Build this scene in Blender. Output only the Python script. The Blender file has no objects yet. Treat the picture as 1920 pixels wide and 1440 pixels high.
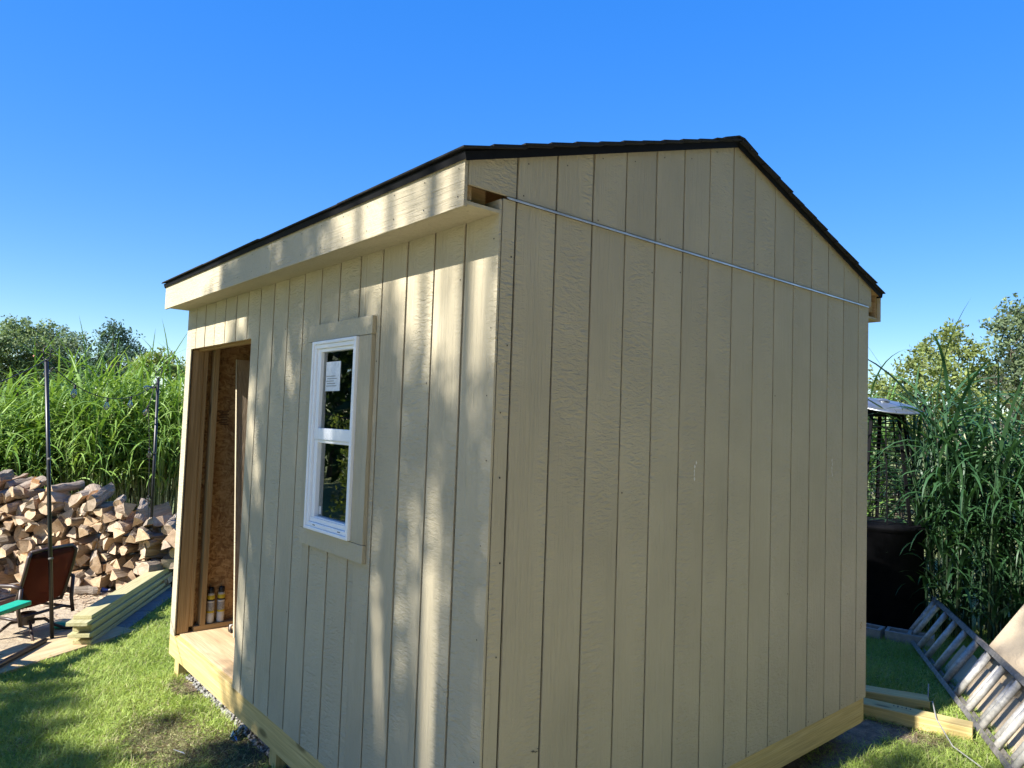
import bpy, math, random
import numpy as np
from mathutils import Vector, Matrix
random.seed(7); rng = np.random.default_rng(7)
S = bpy.context.scene
COL = S.collection
R = math.radians

# ------------------------------------------------------------------ camera
cam = bpy.data.cameras.new('camera'); cam_o = bpy.data.objects.new('camera', cam); COL.objects.link(cam_o)
RT = Vector((0.65087242, 0.758392, 0.03473695)); UP = Vector((0.01822377, -0.06134965, 0.99794996)); FW = Vector((-0.75896837, 0.64890507, 0.05375156))
M = Matrix.Identity(4)
for i in range(3):
    M[i][0] = RT[i]; M[i][1] = UP[i]; M[i][2] = -FW[i]
M[0][3], M[1][3], M[2][3] = 1.97303348, -1.60049383, 1.9293428
cam_o.matrix_world = M
cam.sensor_width = 36; cam.lens = 1337.38 / 1920 * 36; cam.clip_start = 0.05; cam.clip_end = 3000
S.camera = cam_o
# ------------------------------------------------------------------ sky and sun
SUN_EL, SUN_AZ = R(41), R(-1.2)          # azimuth from -Y, negative towards -X
w = bpy.data.worlds.new('World'); S.world = w; w.use_nodes = True
nt = w.node_tree; nt.nodes.clear()
sky = nt.nodes.new('ShaderNodeTexSky'); sky.sky_type = 'NISHITA'; sky.sun_disc = False
sky.sun_elevation = SUN_EL; sky.sun_rotation = math.pi; sky.altitude = 300; sky.air_density = 1.0; sky.dust_density = 0.15; sky.ozone_density = 3.5
hs = nt.nodes.new('ShaderNodeHueSaturation'); hs.inputs['Saturation'].default_value = 1.34; hs.inputs['Hue'].default_value = .511; hs.inputs['Value'].default_value = 1.0
bg = nt.nodes.new('ShaderNodeBackground'); bg.inputs['Strength'].default_value = 0.111
wo = nt.nodes.new('ShaderNodeOutputWorld')
sp = nt.nodes.new('ShaderNodeSeparateColor'); sp.mode = 'HSV'; cb = nt.nodes.new('ShaderNodeCombineColor'); cb.mode = 'HSV'
dv_ = nt.nodes.new('ShaderNodeMath'); dv_.operation = 'DIVIDE'; dv_.inputs[1].default_value = 3.0
pw_ = nt.nodes.new('ShaderNodeMath'); pw_.operation = 'POWER'; pw_.inputs[1].default_value = 0.35      # even out the brightness over the whole sky
ml_ = nt.nodes.new('ShaderNodeMath'); ml_.operation = 'MULTIPLY'; ml_.inputs[1].default_value = 3.0
nt.links.new(sky.outputs[0], hs.inputs['Color']); nt.links.new(hs.outputs[0], sp.inputs[0]); nt.links.new(sp.outputs[0], cb.inputs[0]); nt.links.new(sp.outputs[1], cb.inputs[1])
nt.links.new(sp.outputs[2], dv_.inputs[0]); nt.links.new(dv_.outputs[0], pw_.inputs[0]); nt.links.new(pw_.outputs[0], ml_.inputs[0]); nt.links.new(ml_.outputs[0], cb.inputs[2]); nt.links.new(cb.outputs[0], bg.inputs[0]); nt.links.new(bg.outputs[0], wo.inputs[0])
sl = bpy.data.lights.new('sun', 'SUN'); sl.energy = 4.2; sl.angle = R(0.53); sl.color = (1.0, 0.965, 0.90)
so = bpy.data.objects.new('sun', sl); COL.objects.link(so)
to_sun = Vector((math.sin(SUN_AZ) * math.cos(SUN_EL), -math.cos(SUN_AZ) * math.cos(SUN_EL), math.sin(SUN_EL)))
so.rotation_euler = to_sun.to_track_quat('Z', 'Y').to_euler(); so.location = (0, -20, 20)
S.view_settings.view_transform = 'Standard'; S.view_settings.look = 'None'; S.view_settings.exposure = 1.56; S.view_settings.gamma = 1
S.render.engine = 'CYCLES'; S.cycles.use_denoising = True
S.cycles.max_bounces = 8; S.cycles.transparent_max_bounces = 16; S.cycles.sample_clamp_indirect = 6

# ------------------------------------------------------------------ helpers
class MB:
    def __init__(s): s.v = []; s.f = []; s.m = []
    def add(s, vs, fs, m=0):
        o = len(s.v); s.v += [tuple(v) for v in vs]; s.f += [tuple(i + o for i in f) for f in fs]; s.m += [m] * len(fs); return s
    def box(s, x0, x1, y0, y1, z0, z1, m=0):
        return s.add([(x0,y0,z0),(x1,y0,z0),(x1,y1,z0),(x0,y1,z0),(x0,y0,z1),(x1,y0,z1),(x1,y1,z1),(x0,y1,z1)],
                     [(0,3,2,1),(4,5,6,7),(0,1,5,4),(1,2,6,5),(2,3,7,6),(3,0,4,7)], m)
    def obox(s, c, ax, ay, az, hx, hy, hz, m=0):
        c, ax, ay, az = Vector(c), Vector(ax).normalized() * hx, Vector(ay).normalized() * hy, Vector(az).normalized() * hz
        vs = [c + ax * a + ay * b + az * d for d in (-1, 1) for a, b in ((-1,-1),(1,-1),(1,1),(-1,1))]
        fs = [(0,3,2,1),(4,5,6,7),(0,1,5,4),(1,2,6,5),(2,3,7,6),(3,0,4,7)]
        if ax.cross(ay).dot(az) < 0: fs = [f[::-1] for f in fs]
        return s.add(vs, fs, m)
    def bar(s, a, b, wd, th, side=(0, 0, 1), m=0):
        a, b = Vector(a), Vector(b); d = b - a; t = Vector(side); u = d.cross(t).normalized(); t = u.cross(d).normalized()
        return s.obox((a + b) / 2, d, u, t, d.length / 2, wd / 2, th / 2, m)
    def tube(s, pts, rad, n=8, caps=True, m=0):
        pts = [Vector(p) for p in pts]; k = len(pts)
        if not hasattr(rad, '__len__'): rad = [rad] * k
        vs, fs = [], []; prev = None
        for i, p in enumerate(pts):
            d = (pts[min(i + 1, k - 1)] - pts[max(i - 1, 0)]).normalized()
            if prev is None:
                u = d.cross(Vector((0, 0, 1)));  u = u if u.length > 1e-3 else d.cross(Vector((1, 0, 0)))
            else: u = prev - d * prev.dot(d)
            u.normalize(); prev = u; v = d.cross(u)
            for j in range(n):
                a = 2 * math.pi * j / n; vs.append(p + (u * math.cos(a) + v * math.sin(a)) * rad[i])
        for i in range(k - 1):
            for j in range(n):
                a, b = i * n + j, i * n + (j + 1) % n; fs.append((a, b, b + n, a + n))
        if caps: fs += [tuple(range(n))[::-1], tuple(range((k - 1) * n, k * n))]
        return s.add(vs, fs, m)
    def lathe(s, c, prof, n=16, m=0, M=None):
        vs, fs = [], []
        for r, z in prof:
            for j in range(n):
                a = 2 * math.pi * j / n; p = Vector((r * math.cos(a), r * math.sin(a), z)); vs.append((M @ p if M else p) + Vector(c))
        for i in range(len(prof) - 1):
            for j in range(n):
                a, b = i * n + j, i * n + (j + 1) % n; fs.append((a, b, b + n, a + n))
        fs += [tuple(range(n))[::-1], tuple(range((len(prof) - 1) * n, len(prof) * n))]
        return s.add(vs, fs, m)
    def prism(s, poly, y0, y1, f, m=0):
        """poly of (a,b); f(a,b,t) -> point, extruded between t=y0 and t=y1"""
        n = len(poly); vs = [f(a, b, y0) for a, b in poly] + [f(a, b, y1) for a, b in poly]
        fs = [tuple(range(n))[::-1], tuple(range(n, 2 * n))] + [(i, (i + 1) % n, (i + 1) % n + n, i + n) for i in range(n)]
        return s.add(vs, fs, m)
    def build(s, name, mats, parent=None, smooth=False, bevel=0, recalc=True):
        off = Vector(parent.location) if parent else Vector((0, 0, 0))
        if parent and parent.parent: off = off + Vector(parent.parent.location)
        me = bpy.data.meshes.new(name); me.from_pydata([tuple(Vector(v) - off) for v in s.v], [], s.f)
        mats = mats if isinstance(mats, (list, tuple)) else [mats]
        for mm in mats: me.materials.append(mm)
        if len(mats) > 1: me.polygons.foreach_set('material_index', s.m)
        if recalc:
            import bmesh
            bm = bmesh.new(); bm.from_mesh(me); bmesh.ops.recalc_face_normals(bm, faces=bm.faces); bm.to_mesh(me); bm.free()
        if smooth: me.polygons.foreach_set('use_smooth', [True] * len(me.polygons))
        o = bpy.data.objects.new(name, me); COL.objects.link(o)
        if parent: o.parent = parent
        if bevel:
            b = o.modifiers.new('bevel', 'BEVEL'); b.width = bevel; b.segments = 2; b.limit_method = 'ANGLE'
        return o
def box_obj(name, mat, parent, x0, x1, y0, y1, z0, z1, bevel=0):
    return MB().box(x0, x1, y0, y1, z0, z1).build(name, mat, parent, bevel=bevel)
def tag(o, label=None, cat=None, group=None, kind=None):
    if label: o['label'] = label
    if cat: o['category'] = cat
    if group: o['group'] = group
    if kind: o['kind'] = kind
    return o
def thing(name, label, cat, loc=(0, 0, 0), group=None):
    o = bpy.data.objects.new(name, None); o.empty_display_size = 0.1; COL.objects.link(o); o.location = loc
    return tag(o, label, cat, group)
def np_obj(name, V, F, mat, parent=None, colors=None, smooth=False, off=(0, 0, 0)):
    V = np.asarray(V, np.float32) - np.asarray(off, np.float32); F = np.asarray(F, np.int32); k = F.shape[1]
    me = bpy.data.meshes.new(name); me.vertices.add(len(V)); me.vertices.foreach_set('co', V.ravel())
    me.loops.add(F.size); me.loops.foreach_set('vertex_index', F.ravel())
    me.polygons.add(len(F)); me.polygons.foreach_set('loop_start', np.arange(0, F.size, k, dtype=np.int32))
    if smooth: me.polygons.foreach_set('use_smooth', np.ones(len(F), bool))
    if colors is not None:
        a = me.color_attributes.new('tint', 'FLOAT_COLOR', 'POINT'); c = np.ones((len(V), 4), np.float32); c[:, :3] = colors; a.data.foreach_set('color', c.ravel())
    me.materials.append(mat); me.update(calc_edges=True); me.validate()
    o = bpy.data.objects.new(name, me); COL.objects.link(o)
    if parent: o.parent = parent
    return o
def copy_tree(o, loc, rz=0, sc=1, parent=None):
    c = o.copy(); COL.objects.link(c)
    if parent: c.parent = parent
    else: c.location = loc; c.rotation_euler = (0, 0, rz); c.scale = (sc, sc, sc)
    for ch in o.children: copy_tree(ch, None, parent=c)
    return c

# ------------------------------------------------------------------ materials
class N:
    def __init__(s, name):
        s.m = bpy.data.materials.new(name); s.m.use_nodes = True; s.t = s.m.node_tree; s.p = s.t.nodes['Principled BSDF']; s.out = s.t.nodes['Material Output']
    def n(s, typ, **kw):
        x = s.t.nodes.new('ShaderNode' + typ)
        for k, v in kw.items():
            if hasattr(x, k): setattr(x, k, v)
            else: x.inputs[k].default_value = v
        return x
    def l(s, a, b): s.t.links.new(a, b)
    def coord(s, scale=(1, 1, 1), rand=True):
        tc = s.n('TexCoord'); mp = s.n('Mapping'); mp.inputs['Scale'].default_value = scale
        if rand:
            oi = s.n('ObjectInfo'); mu = s.n('Math', operation='MULTIPLY'); mu.inputs[1].default_value = 37.0
            s.l(oi.outputs['Random'], mu.inputs[0])
            ad = s.n('VectorMath', operation='ADD'); s.l(tc.outputs['Object'], ad.inputs[0]); s.l(mu.outputs[0], ad.inputs[1]); s.l(ad.outputs[0], mp.inputs['Vector'])
        else: s.l(tc.outputs['Object'], mp.inputs['Vector'])
        return mp.outputs[0]
    def noise(s, vec, scale, detail=4, rough=.6, dist=0):
        x = s.n('TexNoise'); x.inputs['Scale'].default_value = scale; x.inputs['Detail'].default_value = detail; x.inputs['Roughness'].default_value = rough; x.inputs['Distortion'].default_value = dist
        s.l(vec, x.inputs['Vector']); return x.outputs['Fac']
    def ramp(s, fac, stops):
        r = s.n('ValToRGB'); e = r.color_ramp.elements
        while len(e) < len(stops): e.new(0.5)
        for q, (p, c) in zip(e, stops): q.position = p; q.color = (*c, 1)
        s.l(fac, r.inputs['Fac']); return r.outputs['Color']
    def mix(s, a, b, fac, typ='MIX'):
        x = s.n('Mix', data_type='RGBA', blend_type=typ)
        for v, i in ((fac, 0), (a, 6), (b, 7)):
            if hasattr(v, 'node'): s.l(v, x.inputs[i])
            else: x.inputs[i].default_value = v if i == 0 else (*v, 1)
        return x.outputs[2]
    def base(s, c):
        if hasattr(c, 'node'): s.l(c, s.p.inputs['Base Color'])
        else: s.p.inputs['Base Color'].default_value = (*c, 1)
    def bump(s, h, strength=.5, dist=.01, prev=None):
        b = s.n('Bump'); b.inputs['Strength'].default_value = strength; b.inputs['Distance'].default_value = dist
        s.l(h, b.inputs['Height'])
        if prev: s.l(prev, b.inputs['Normal'])
        s.l(b.outputs[0], s.p.inputs['Normal']); return b.outputs[0]
    def set(s, rough=.6, metal=0, spec=.5):
        s.p.inputs['Roughness'].default_value = rough; s.p.inputs['Metallic'].default_value = metal; s.p.inputs['Specular IOR Level'].default_value = spec; return s
def ax_scale(axis, along, across): return tuple(along if i == axis else across for i in range(3))

def mat_plain(name, col, rough=.5, metal=0, var=.15, scale=20, bump=0, spec=.5):
    n = N(name); v = n.coord(); f = n.noise(v, scale, 5)
    lo = tuple(c * (1 - var) for c in col); hi = tuple(min(1, c * (1 + var)) for c in col)
    n.base(n.ramp(f, [(.3, lo), (.7, hi)])); n.set(rough, metal, spec)
    if bump: n.bump(f, .6, bump)
    return n.m
def mat_siding(name, axis=2, col=(.485, .42, .287), grime=.12):
    """painted embossed cedar-grain siding"""
    n = N(name)
    v1 = n.coord(ax_scale(axis, 1.1, 26)); g1 = n.noise(v1, 3.2, 6, .62, .9)
    v2 = n.coord(ax_scale(axis, 46, 17)); g2 = n.noise(v2, 1.6, 3, .55, .6)
    v3 = n.coord(ax_scale(axis, .7, 3.2)); g3 = n.noise(v3, 1.3, 2, .5)
    v4 = n.coord((1, 1, 1)); g4 = n.noise(v4, 2.2, 4, .6); fine = n.noise(v4, 140, 2, .5)
    c = n.ramp(g4, [(.25, tuple(x * (1 - grime) for x in col)), (.75, tuple(min(1, x * (1 + grime * .6)) for x in col))])
    c2 = n.mix(c, tuple(x * .90 for x in col), n.ramp(g1, [(.30, (.35,) * 3), (.42, (0,) * 3)]))
    oi = n.n('ObjectInfo'); n.base(n.mix(c2, n.ramp(oi.outputs['Random'], [(0, (.93, .925, .92)), (1, (1, 1, 1))]), 1.0, 'MULTIPLY'))
    msk = n.ramp(g3, [(.42, (0,) * 3), (.58, (1,) * 3)])
    h = n.mix(g1, g2, msk)
    b = n.bump(h, .9, .011); n.bump(fine, .3, .002, b)
    n.set(.62, 0, .35); return n.m
def mat_wood(name, axis, c0, c1, c2, rough=.7, knots=True, bump=.004, ring=20, tint=.35):
    n = N(name)
    v = n.coord(ax_scale(axis, .55, ring)); g = n.noise(v, 2.0, 7, .62, 1.2)
    vf = n.coord(ax_scale(axis, 4, 160)); gf = n.noise(vf, 1.0, 3, .5)
    c = n.ramp(g, [(.28, c0), (.5, c1), (.7, c2)])
    c = n.mix(c, tuple(x * .66 for x in c1), n.ramp(gf, [(.35, (.6,) * 3), (.6, (0,) * 3)]))
    oi = n.n('ObjectInfo'); c = n.mix(c, n.ramp(oi.outputs['Random'], [(0, (.72, .70, .68)), (.5, (1, 1, 1)), (1, (1.0, .86, .74))]), tint, 'MULTIPLY')
    if knots:
        vk = n.coord(ax_scale(axis, 2.2, 6)); vo = n.n('TexVoronoi'); vo.inputs['Scale'].default_value = 1.0; n.l(vk, vo.inputs['Vector'])
        c = n.mix(c, tuple(x * .25 for x in c0), n.ramp(vo.outputs['Distance'], [(.08, (.75,) * 3), (.16, (0,) * 3)]))
    n.base(c); n.set(rough, 0, .3); n.bump(gf, .5, bump); return n.m
def mat_leaf(name, trans=.45, rough=.5, attr=True, col=(.1, .2, .04), var=.35, spec=.35):
    n = N(name)
    if attr:
        a = n.n('Attribute'); a.attribute_name = 'tint'; base = a.outputs['Color']
    else: base = col
    ge = n.n('NewGeometry'); v = n.ramp(ge.outputs['Random Per Island'], [(0, (1 - var,) * 3), (1, (1 + var,) * 3)])
    r = v.node; r.color_ramp.elements[1].color = (1, 1, 1, 1); r.color_ramp.elements[0].color = (1 - var, 1 - var * .8, 1 - var * .6, 1)
    c = n.mix(base, v, 1.0, 'MULTIPLY'); n.base(c); n.set(rough, 0, spec)
    tr = n.n('BsdfTranslucent'); n.l(n.mix(c, (1.0, 1.0, .45), .9, 'MULTIPLY'), tr.inputs['Color'])
    mx = n.n('MixShader'); mx.inputs[0].default_value = trans
    n.l(n.p.outputs[0], mx.inputs[1]); n.l(tr.outputs[0], mx.inputs[2]); n.l(mx.outputs[0], n.out.inputs['Surface'])
    return n.m

M_SIDE = mat_siding('painted_siding'); M_SIDE_Y = mat_siding('painted_trim_x', 0)
M_SIDE_BACK = mat_plain('siding_groove_base', (.035, .026, .018), .85, var=.2)
M_TREAT = {a: mat_wood('treated_lumber_%d' % a, a, (.42, .30, .11), (.62, .47, .19), (.70, .57, .28)) for a in (0, 1, 2)}
M_PALE = mat_wood('pale_treated_lumber', 0, (.33, .30, .14), (.44, .41, .22), (.52, .49, .30))
M_STUD = {a: mat_wood('stud_pine_%d' % a, a, (.28, .17, .07), (.42, .28, .13), (.52, .36, .19)) for a in (0, 1, 2)}
M_PLY = mat_wood('plywood_floor', 0, (.33, .22, .12), (.52, .38, .22), (.62, .48, .30), ring=5)
M_SIDE_RAW = mat_wood('siding_rough_face', 2, (.24, .17, .10), (.42, .32, .21), (.52, .41, .28), knots=False, bump=.012, ring=14)
def mat_osb():
    n = N('osb'); tc = n.n('TexCoord'); prev = None
    for k, (rot, sc) in enumerate((((.7, .3, .2), (22, 22, 75)), ((2.1, .7, .9), (80, 26, 26)), ((1.0, 1.3, .5), (24, 70, 30)))):
        mp = n.n('Mapping'); mp.inputs['Rotation'].default_value = rot; mp.inputs['Scale'].default_value = sc; wn = n.n('TexNoise'); wn.inputs['Scale'].default_value = 5 + k; n.l(tc.outputs['Object'], wn.inputs['Vector']); wm = n.n('VectorMath', operation='SCALE'); wm.inputs['Scale'].default_value = .16; n.l(wn.outputs['Color'], wm.inputs[0]); wa = n.n('VectorMath', operation='ADD'); n.l(tc.outputs['Object'], wa.inputs[0]); n.l(wm.outputs[0], wa.inputs[1]); n.l(wa.outputs[0], mp.inputs['Vector'])
        vo = n.n('TexVoronoi'); vo.inputs['Scale'].default_value = 1.0; n.l(mp.outputs[0], vo.inputs['Vector'])
        c = n.ramp(vo.outputs['Color'], [(.15, (.16, .075, .025)), (.5, (.36, .20, .075)), (.85, (.52, .34, .15))])
        prev = c if prev is None else n.mix(prev, c, n.ramp(vo.outputs['Distance'], [(.25, (.75,) * 3), (.6, (.1,) * 3)]))
    n.base(prev); n.set(.65); return n.m
M_OSB = mat_osb()
M_OSB_PRINT = mat_plain('osb_stamp_ink', (.05, .03, .02), .9)
M_SHINGLE = mat_plain('asphalt_shingle', (.012, .012, .013), .95, scale=220, var=.5, bump=.002)
M_DRIP = mat_plain('drip_edge_black', (.007, .007, .008), .75, 0, var=.2, spec=.15)
M_FLASH = mat_plain('galvanised_flashing', (.62, .64, .66), .4, .45, var=.25, scale=9)
M_VINYL = mat_plain('white_vinyl', (.88, .885, .89), .3, var=.02, scale=6)
M_NAIL = mat_plain('nail_dark', (.03, .025, .02), .7)
M_SCUFF = mat_plain('white_scuff', (.72, .70, .65), .8)
M_PAPER = mat_plain('paper_label', (.72, .74, .76), .6, var=.12, scale=60)
M_BLACK = mat_plain('black_powder_coat', (.013, .013, .014), .38, var=.25)
M_BROWNMETAL = mat_plain('brown_powder_coat', (.045, .028, .02), .42, var=.2)
M_RUST = mat_plain('sooty_black_steel', (.005, .005, .006), .8, 0, var=.4, spec=.12)
M_LIDMETAL = mat_plain('lid_steel', (.30, .32, .34), .35, .8, var=.25, scale=8)
M_ALU = mat_plain('dull_aluminium', (.44, .42, .38), .55, .1, var=.35, scale=30)
M_ALUDK = mat_plain('weathered_rail', (.17, .155, .135), .65, .1, var=.45, scale=25)
M_CONC = mat_plain('concrete', (.30, .28, .25), .9, var=.22, scale=14, bump=.004)
M_CONC_DK = mat_plain('grey_paver', (.16, .16, .16), .9, var=.25, scale=14, bump=.004)
M_GREEN = mat_plain('green_plastic', (.01, .33, .20), .4, var=.1)
M_CAN = mat_plain('blue_can', (.12, .17, .48), .3, .6, var=.3)
M_YEL = mat_plain('can_yellow', (.48, .38, .02), .4); M_GREYL = mat_plain('can_grey_label', (.26, .26, .26), .45, var=.4, scale=90); M_WHITEL = mat_plain('can_white', (.50, .50, .48), .4)
M_CAPB = mat_plain('black_cap', (.01, .01, .011), .45)
M_CABLE = mat_plain('cable_black', (.012, .012, .012), .6); M_CABLEG = mat_plain('cable_grey', (.30, .29, .26), .6)
M_BARK = mat_wood('log_bark', 0, (.15, .115, .085), (.29, .235, .18), (.42, .355, .285), knots=False, bump=.03, tint=.9, ring=22)
M_SPLIT = mat_wood('log_split_face', 0, (.24, .13, .06), (.46, .31, .18), (.58, .43, .28), knots=False, bump=.012, tint=.9, ring=12)
M_SPLIT2 = mat_wood('log_split_weathered', 0, (.28, .19, .11), (.46, .34, .22), (.58, .46, .33), knots=False, bump=.012, tint=.9, ring=12)
M_SPLIT3 = mat_wood('log_split_orange', 0, (.36, .14, .04), (.52, .26, .09), (.60, .36, .16), knots=False, bump=.012, tint=.9, ring=12)
def mat_endgrain(name, a, b):
    n = N(name); v = n.coord((1, 1, 1)); f = n.noise(v, 22, 5, .65); g = n.noise(v, 90, 3)
    n.base(n.mix(n.ramp(f, [(.28, a), (.65, b)]), tuple(x * .55 for x in a), n.ramp(g, [(.30, (.6,) * 3), (.45, (0,) * 3)]))); n.set(.8); n.bump(f, .6, .006); return n.m
M_END = [mat_endgrain('log_end_cream', (.46, .30, .16), (.66, .49, .31)), mat_endgrain('log_end_tan', (.34, .22, .13), (.54, .39, .25)), mat_endgrain('log_end_grey', (.30, .22, .15), (.50, .39, .28))]
M_BLADE = mat_leaf('grass_blade', .35, .55); M_REED = mat_leaf('reed_leaf', .36, .45, spec=.45); M_STEM = mat_leaf('reed_stem', .1, .6)
M_TLEAF = mat_leaf('tree_leaf', .4, .6)
M_TRUNK = mat_wood('tree_bark', 2, (.05, .04, .03), (.11, .09, .07), (.17, .14, .11), knots=False, bump=.03)
def mat_glass(name, tint=(1, 1, 1), refl=.5):
    n = N(name); n.t.nodes.remove(n.p)
    tr = n.n('BsdfTransparent'); tr.inputs[0].default_value = (*tint, 1); gl = n.n('BsdfGlossy'); gl.inputs['Roughness'].default_value = .01
    fr = n.n('Fresnel'); fr.inputs['IOR'].default_value = 1.6
    ad = n.n('Math', operation='MULTIPLY'); ad.inputs[1].default_value = 2.6; ad.use_clamp = True; n.l(fr.outputs[0], ad.inputs[0])
    mx = n.n('MixShader'); n.l(ad.outputs[0], mx.inputs[0]); n.l(tr.outputs[0], mx.inputs[1]); n.l(gl.outputs[0], mx.inputs[2]); n.l(mx.outputs[0], n.out.inputs[0]); return n.m
M_GLASS = mat_glass('window_glass', (.74, .80, .78)); M_BLUEPET = mat_glass('blue_plastic_bottle', (.55, .75, 1.0)); M_BULB = mat_glass('clear_bulb', (.9, .9, .9)); M_BOTTLE = mat_plain('green_bottle_glass', (.06, .28, .03), .06, var=.1)
def mat_sling():
    n = N('brown_sling'); v = n.coord(); f = n.noise(v, 9, 4); n.base(n.ramp(f, [(.3, (.03, .014, .009)), (.7, (.05, .024, .015))])); n.set(.85, 0, .15)
    tr = n.n('BsdfTranslucent'); tr.inputs[0].default_value = (.085, .028, .016, 1); tp = n.n('BsdfTransparent'); tp.inputs[0].default_value = (.8, .5, .4, 1)
    mx = n.n('MixShader'); mx.inputs[0].default_value = .45; mx2 = n.n('MixShader'); mx2.inputs[0].default_value = .13
    n.l(n.p.outputs[0], mx.inputs[1]); n.l(tr.outputs[0], mx.inputs[2]); n.l(mx.outputs[0], mx2.inputs[1]); n.l(tp.outputs[0], mx2.inputs[2]); n.l(mx2.outputs[0], n.out.inputs[0]); return n.m
M_SLING = mat_sling()
def mat_ground():
    n = N('lawn_soil'); v = n.coord(rand=False); f = n.noise(v, .9, 6); g = n.noise(v, 18, 5); h = n.noise(v, 150, 3)
    c = n.mix(n.ramp(f, [(.35, (.15, .19, .045)), (.65, (.22, .26, .07))]), n.ramp(g, [(.4, (.10, .13, .03)), (.6, (.28, .31, .09))]), .5)
    c = n.mix(c, (.10, .075, .045), n.ramp(h, [(.35, (.7,) * 3), (.55, (0,) * 3)])); n.base(c); n.set(.95); n.bump(h, .7, .02); return n.m
def mat_soil(name, a, b, sc=16):
    n = N(name); v = n.coord(rand=False); g = n.noise(v, sc, 7, .7); h = n.noise(v, 120, 3); n.base(n.mix(n.ramp(g, [(.33, a), (.66, b)]), tuple(x * .5 for x in a), n.ramp(h, [(.33, (.6,) * 3), (.5, (0,) * 3)])))
    n.set(.95); n.bump(g, .8, .03); return n.m
M_ADDED_PATIO = mat_soil('added_patio_concrete', (.46, .39, .28), (.60, .52, .38), 6); M_GROUND = mat_ground(); M_SAND = mat_soil('sandy_soil', (.30, .23, .15), (.48, .39, .27)); M_DIRT = mat_soil('bare_dirt', (.12, .09, .06), (.30, .23, .15)); M_GRAVEL = mat_plain('gravel_stone', (.26, .25, .23), .85, var=.5, scale=30)

# ------------------------------------------------------------------ ground
g = MB(); NX = 24
g.add([(-400, -400, 0), (400, -400, 0), (400, 400, 0), (-400, 400, 0)], [(0, 1, 2, 3)])
tag(g.build('ground', M_GROUND), kind='structure', label='mown green lawn ground reaching to the trees')
def sheet(name, poly, z, mat, label, cell=.12, bump=.012):
    """a flat irregular sheet"""
    m = MB(); n = len(poly); c = Vector((sum(p[0] for p in poly) / n, sum(p[1] for p in poly) / n, z + .012))
    m.add([(*p, z) for p in poly] + [c], [(i, (i + 1) % n, n) for i in range(n)])
    return tag(m.build(name, mat, recalc=False), kind='structure', label=label)
sheet('sand_bed', [(-4.2, -1.6), (-4.75, -.15), (-6.0, .75), (-7.2, 1.5), (-9.2, 2.4), (-9.6, -2.2), (-6, -2.6)], .004, M_SAND, 'pale sandy ground round the firewood and chair')
sheet('patio', [(-.6, -2.2), (1.0, -1.3), (1.5, 1.7), (7.0, 1.7), (7.0, -9.0), (-.6, -9.0)], .005, M_ADDED_PATIO, 'added unseen concrete patio that bounces light onto the shed')  # unseen ground added to bounce warm sunlight onto the gable and front
sheet('gravel_bed', [(-3.72, .04), (-.01, .04), (-.01, 3.06), (-3.72, 3.06)], .004, M_DIRT, 'bare gravel bed under the shed')
sheet('bare_patch', [(-.5, 2.9), (-.1, 2.6), (.05, 2.5), (.07, 2.9), (.10, 3.2), (.18, 3.4), (.12, 3.56), (-.1, 3.62), (-.35, 3.5), (-.5, 3.2)], .006, M_DIRT, 'bare sandy dirt by the far shed corner')

# ------------------------------------------------------------------ the shed
LX, LY, G, Y0 = 3.658, 3.07, .2032, .0801
ZB, ZF = .300, 2.745              # siding bottom, flashing line
shed = thing('garden_shed', 'tan painted wooden shed with black shingle roof, open doorway and small window', 'shed', (-LX / 2, LY / 2, 0))
PEAK_Y, PEAK_Z, SLOPE = 1.517, 3.376, .309
def roof_z(y): return PEAK_Z - abs(y - PEAK_Y) * SLOPE
DOOR = (-3.553, -2.36, .0, 2.385); WIN = (-1.425, -.96, 1.365, 2.305)
GAP = .0062
def boards_front():
    for k in range(18):
        x1, x0 = -G * k - (GAP if k else 0), -G * (k + 1) + GAP
        if k == 17: x0 = -LX
        zt = 2.735
        segs = [(x0, x1, ZB, zt)]
        for (a, b, c, d) in (DOOR, WIN):
            out = []
            for (p, q, r, s) in segs:
                if q <= a or p >= b or s <= c or r >= d: out.append((p, q, r, s)); continue
                if p < a: out.append((p, a, r, s))
                if q > b: out.append((b, q, r, s))
                pa, qb = max(p, a), min(q, b)
                if r < c: out.append((pa, qb, r, c))
                if s > d: out.append((pa, qb, d, s))
            segs = out
        for (p, q, r, s) in segs:
            if q - p < .004: continue
            yj = random.uniform(-.0008, .0008)
            box_obj('siding_board', M_SIDE, shed, p, q, 0 + yj, .0105, r, s, bevel=.0018)
boards_front()
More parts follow.
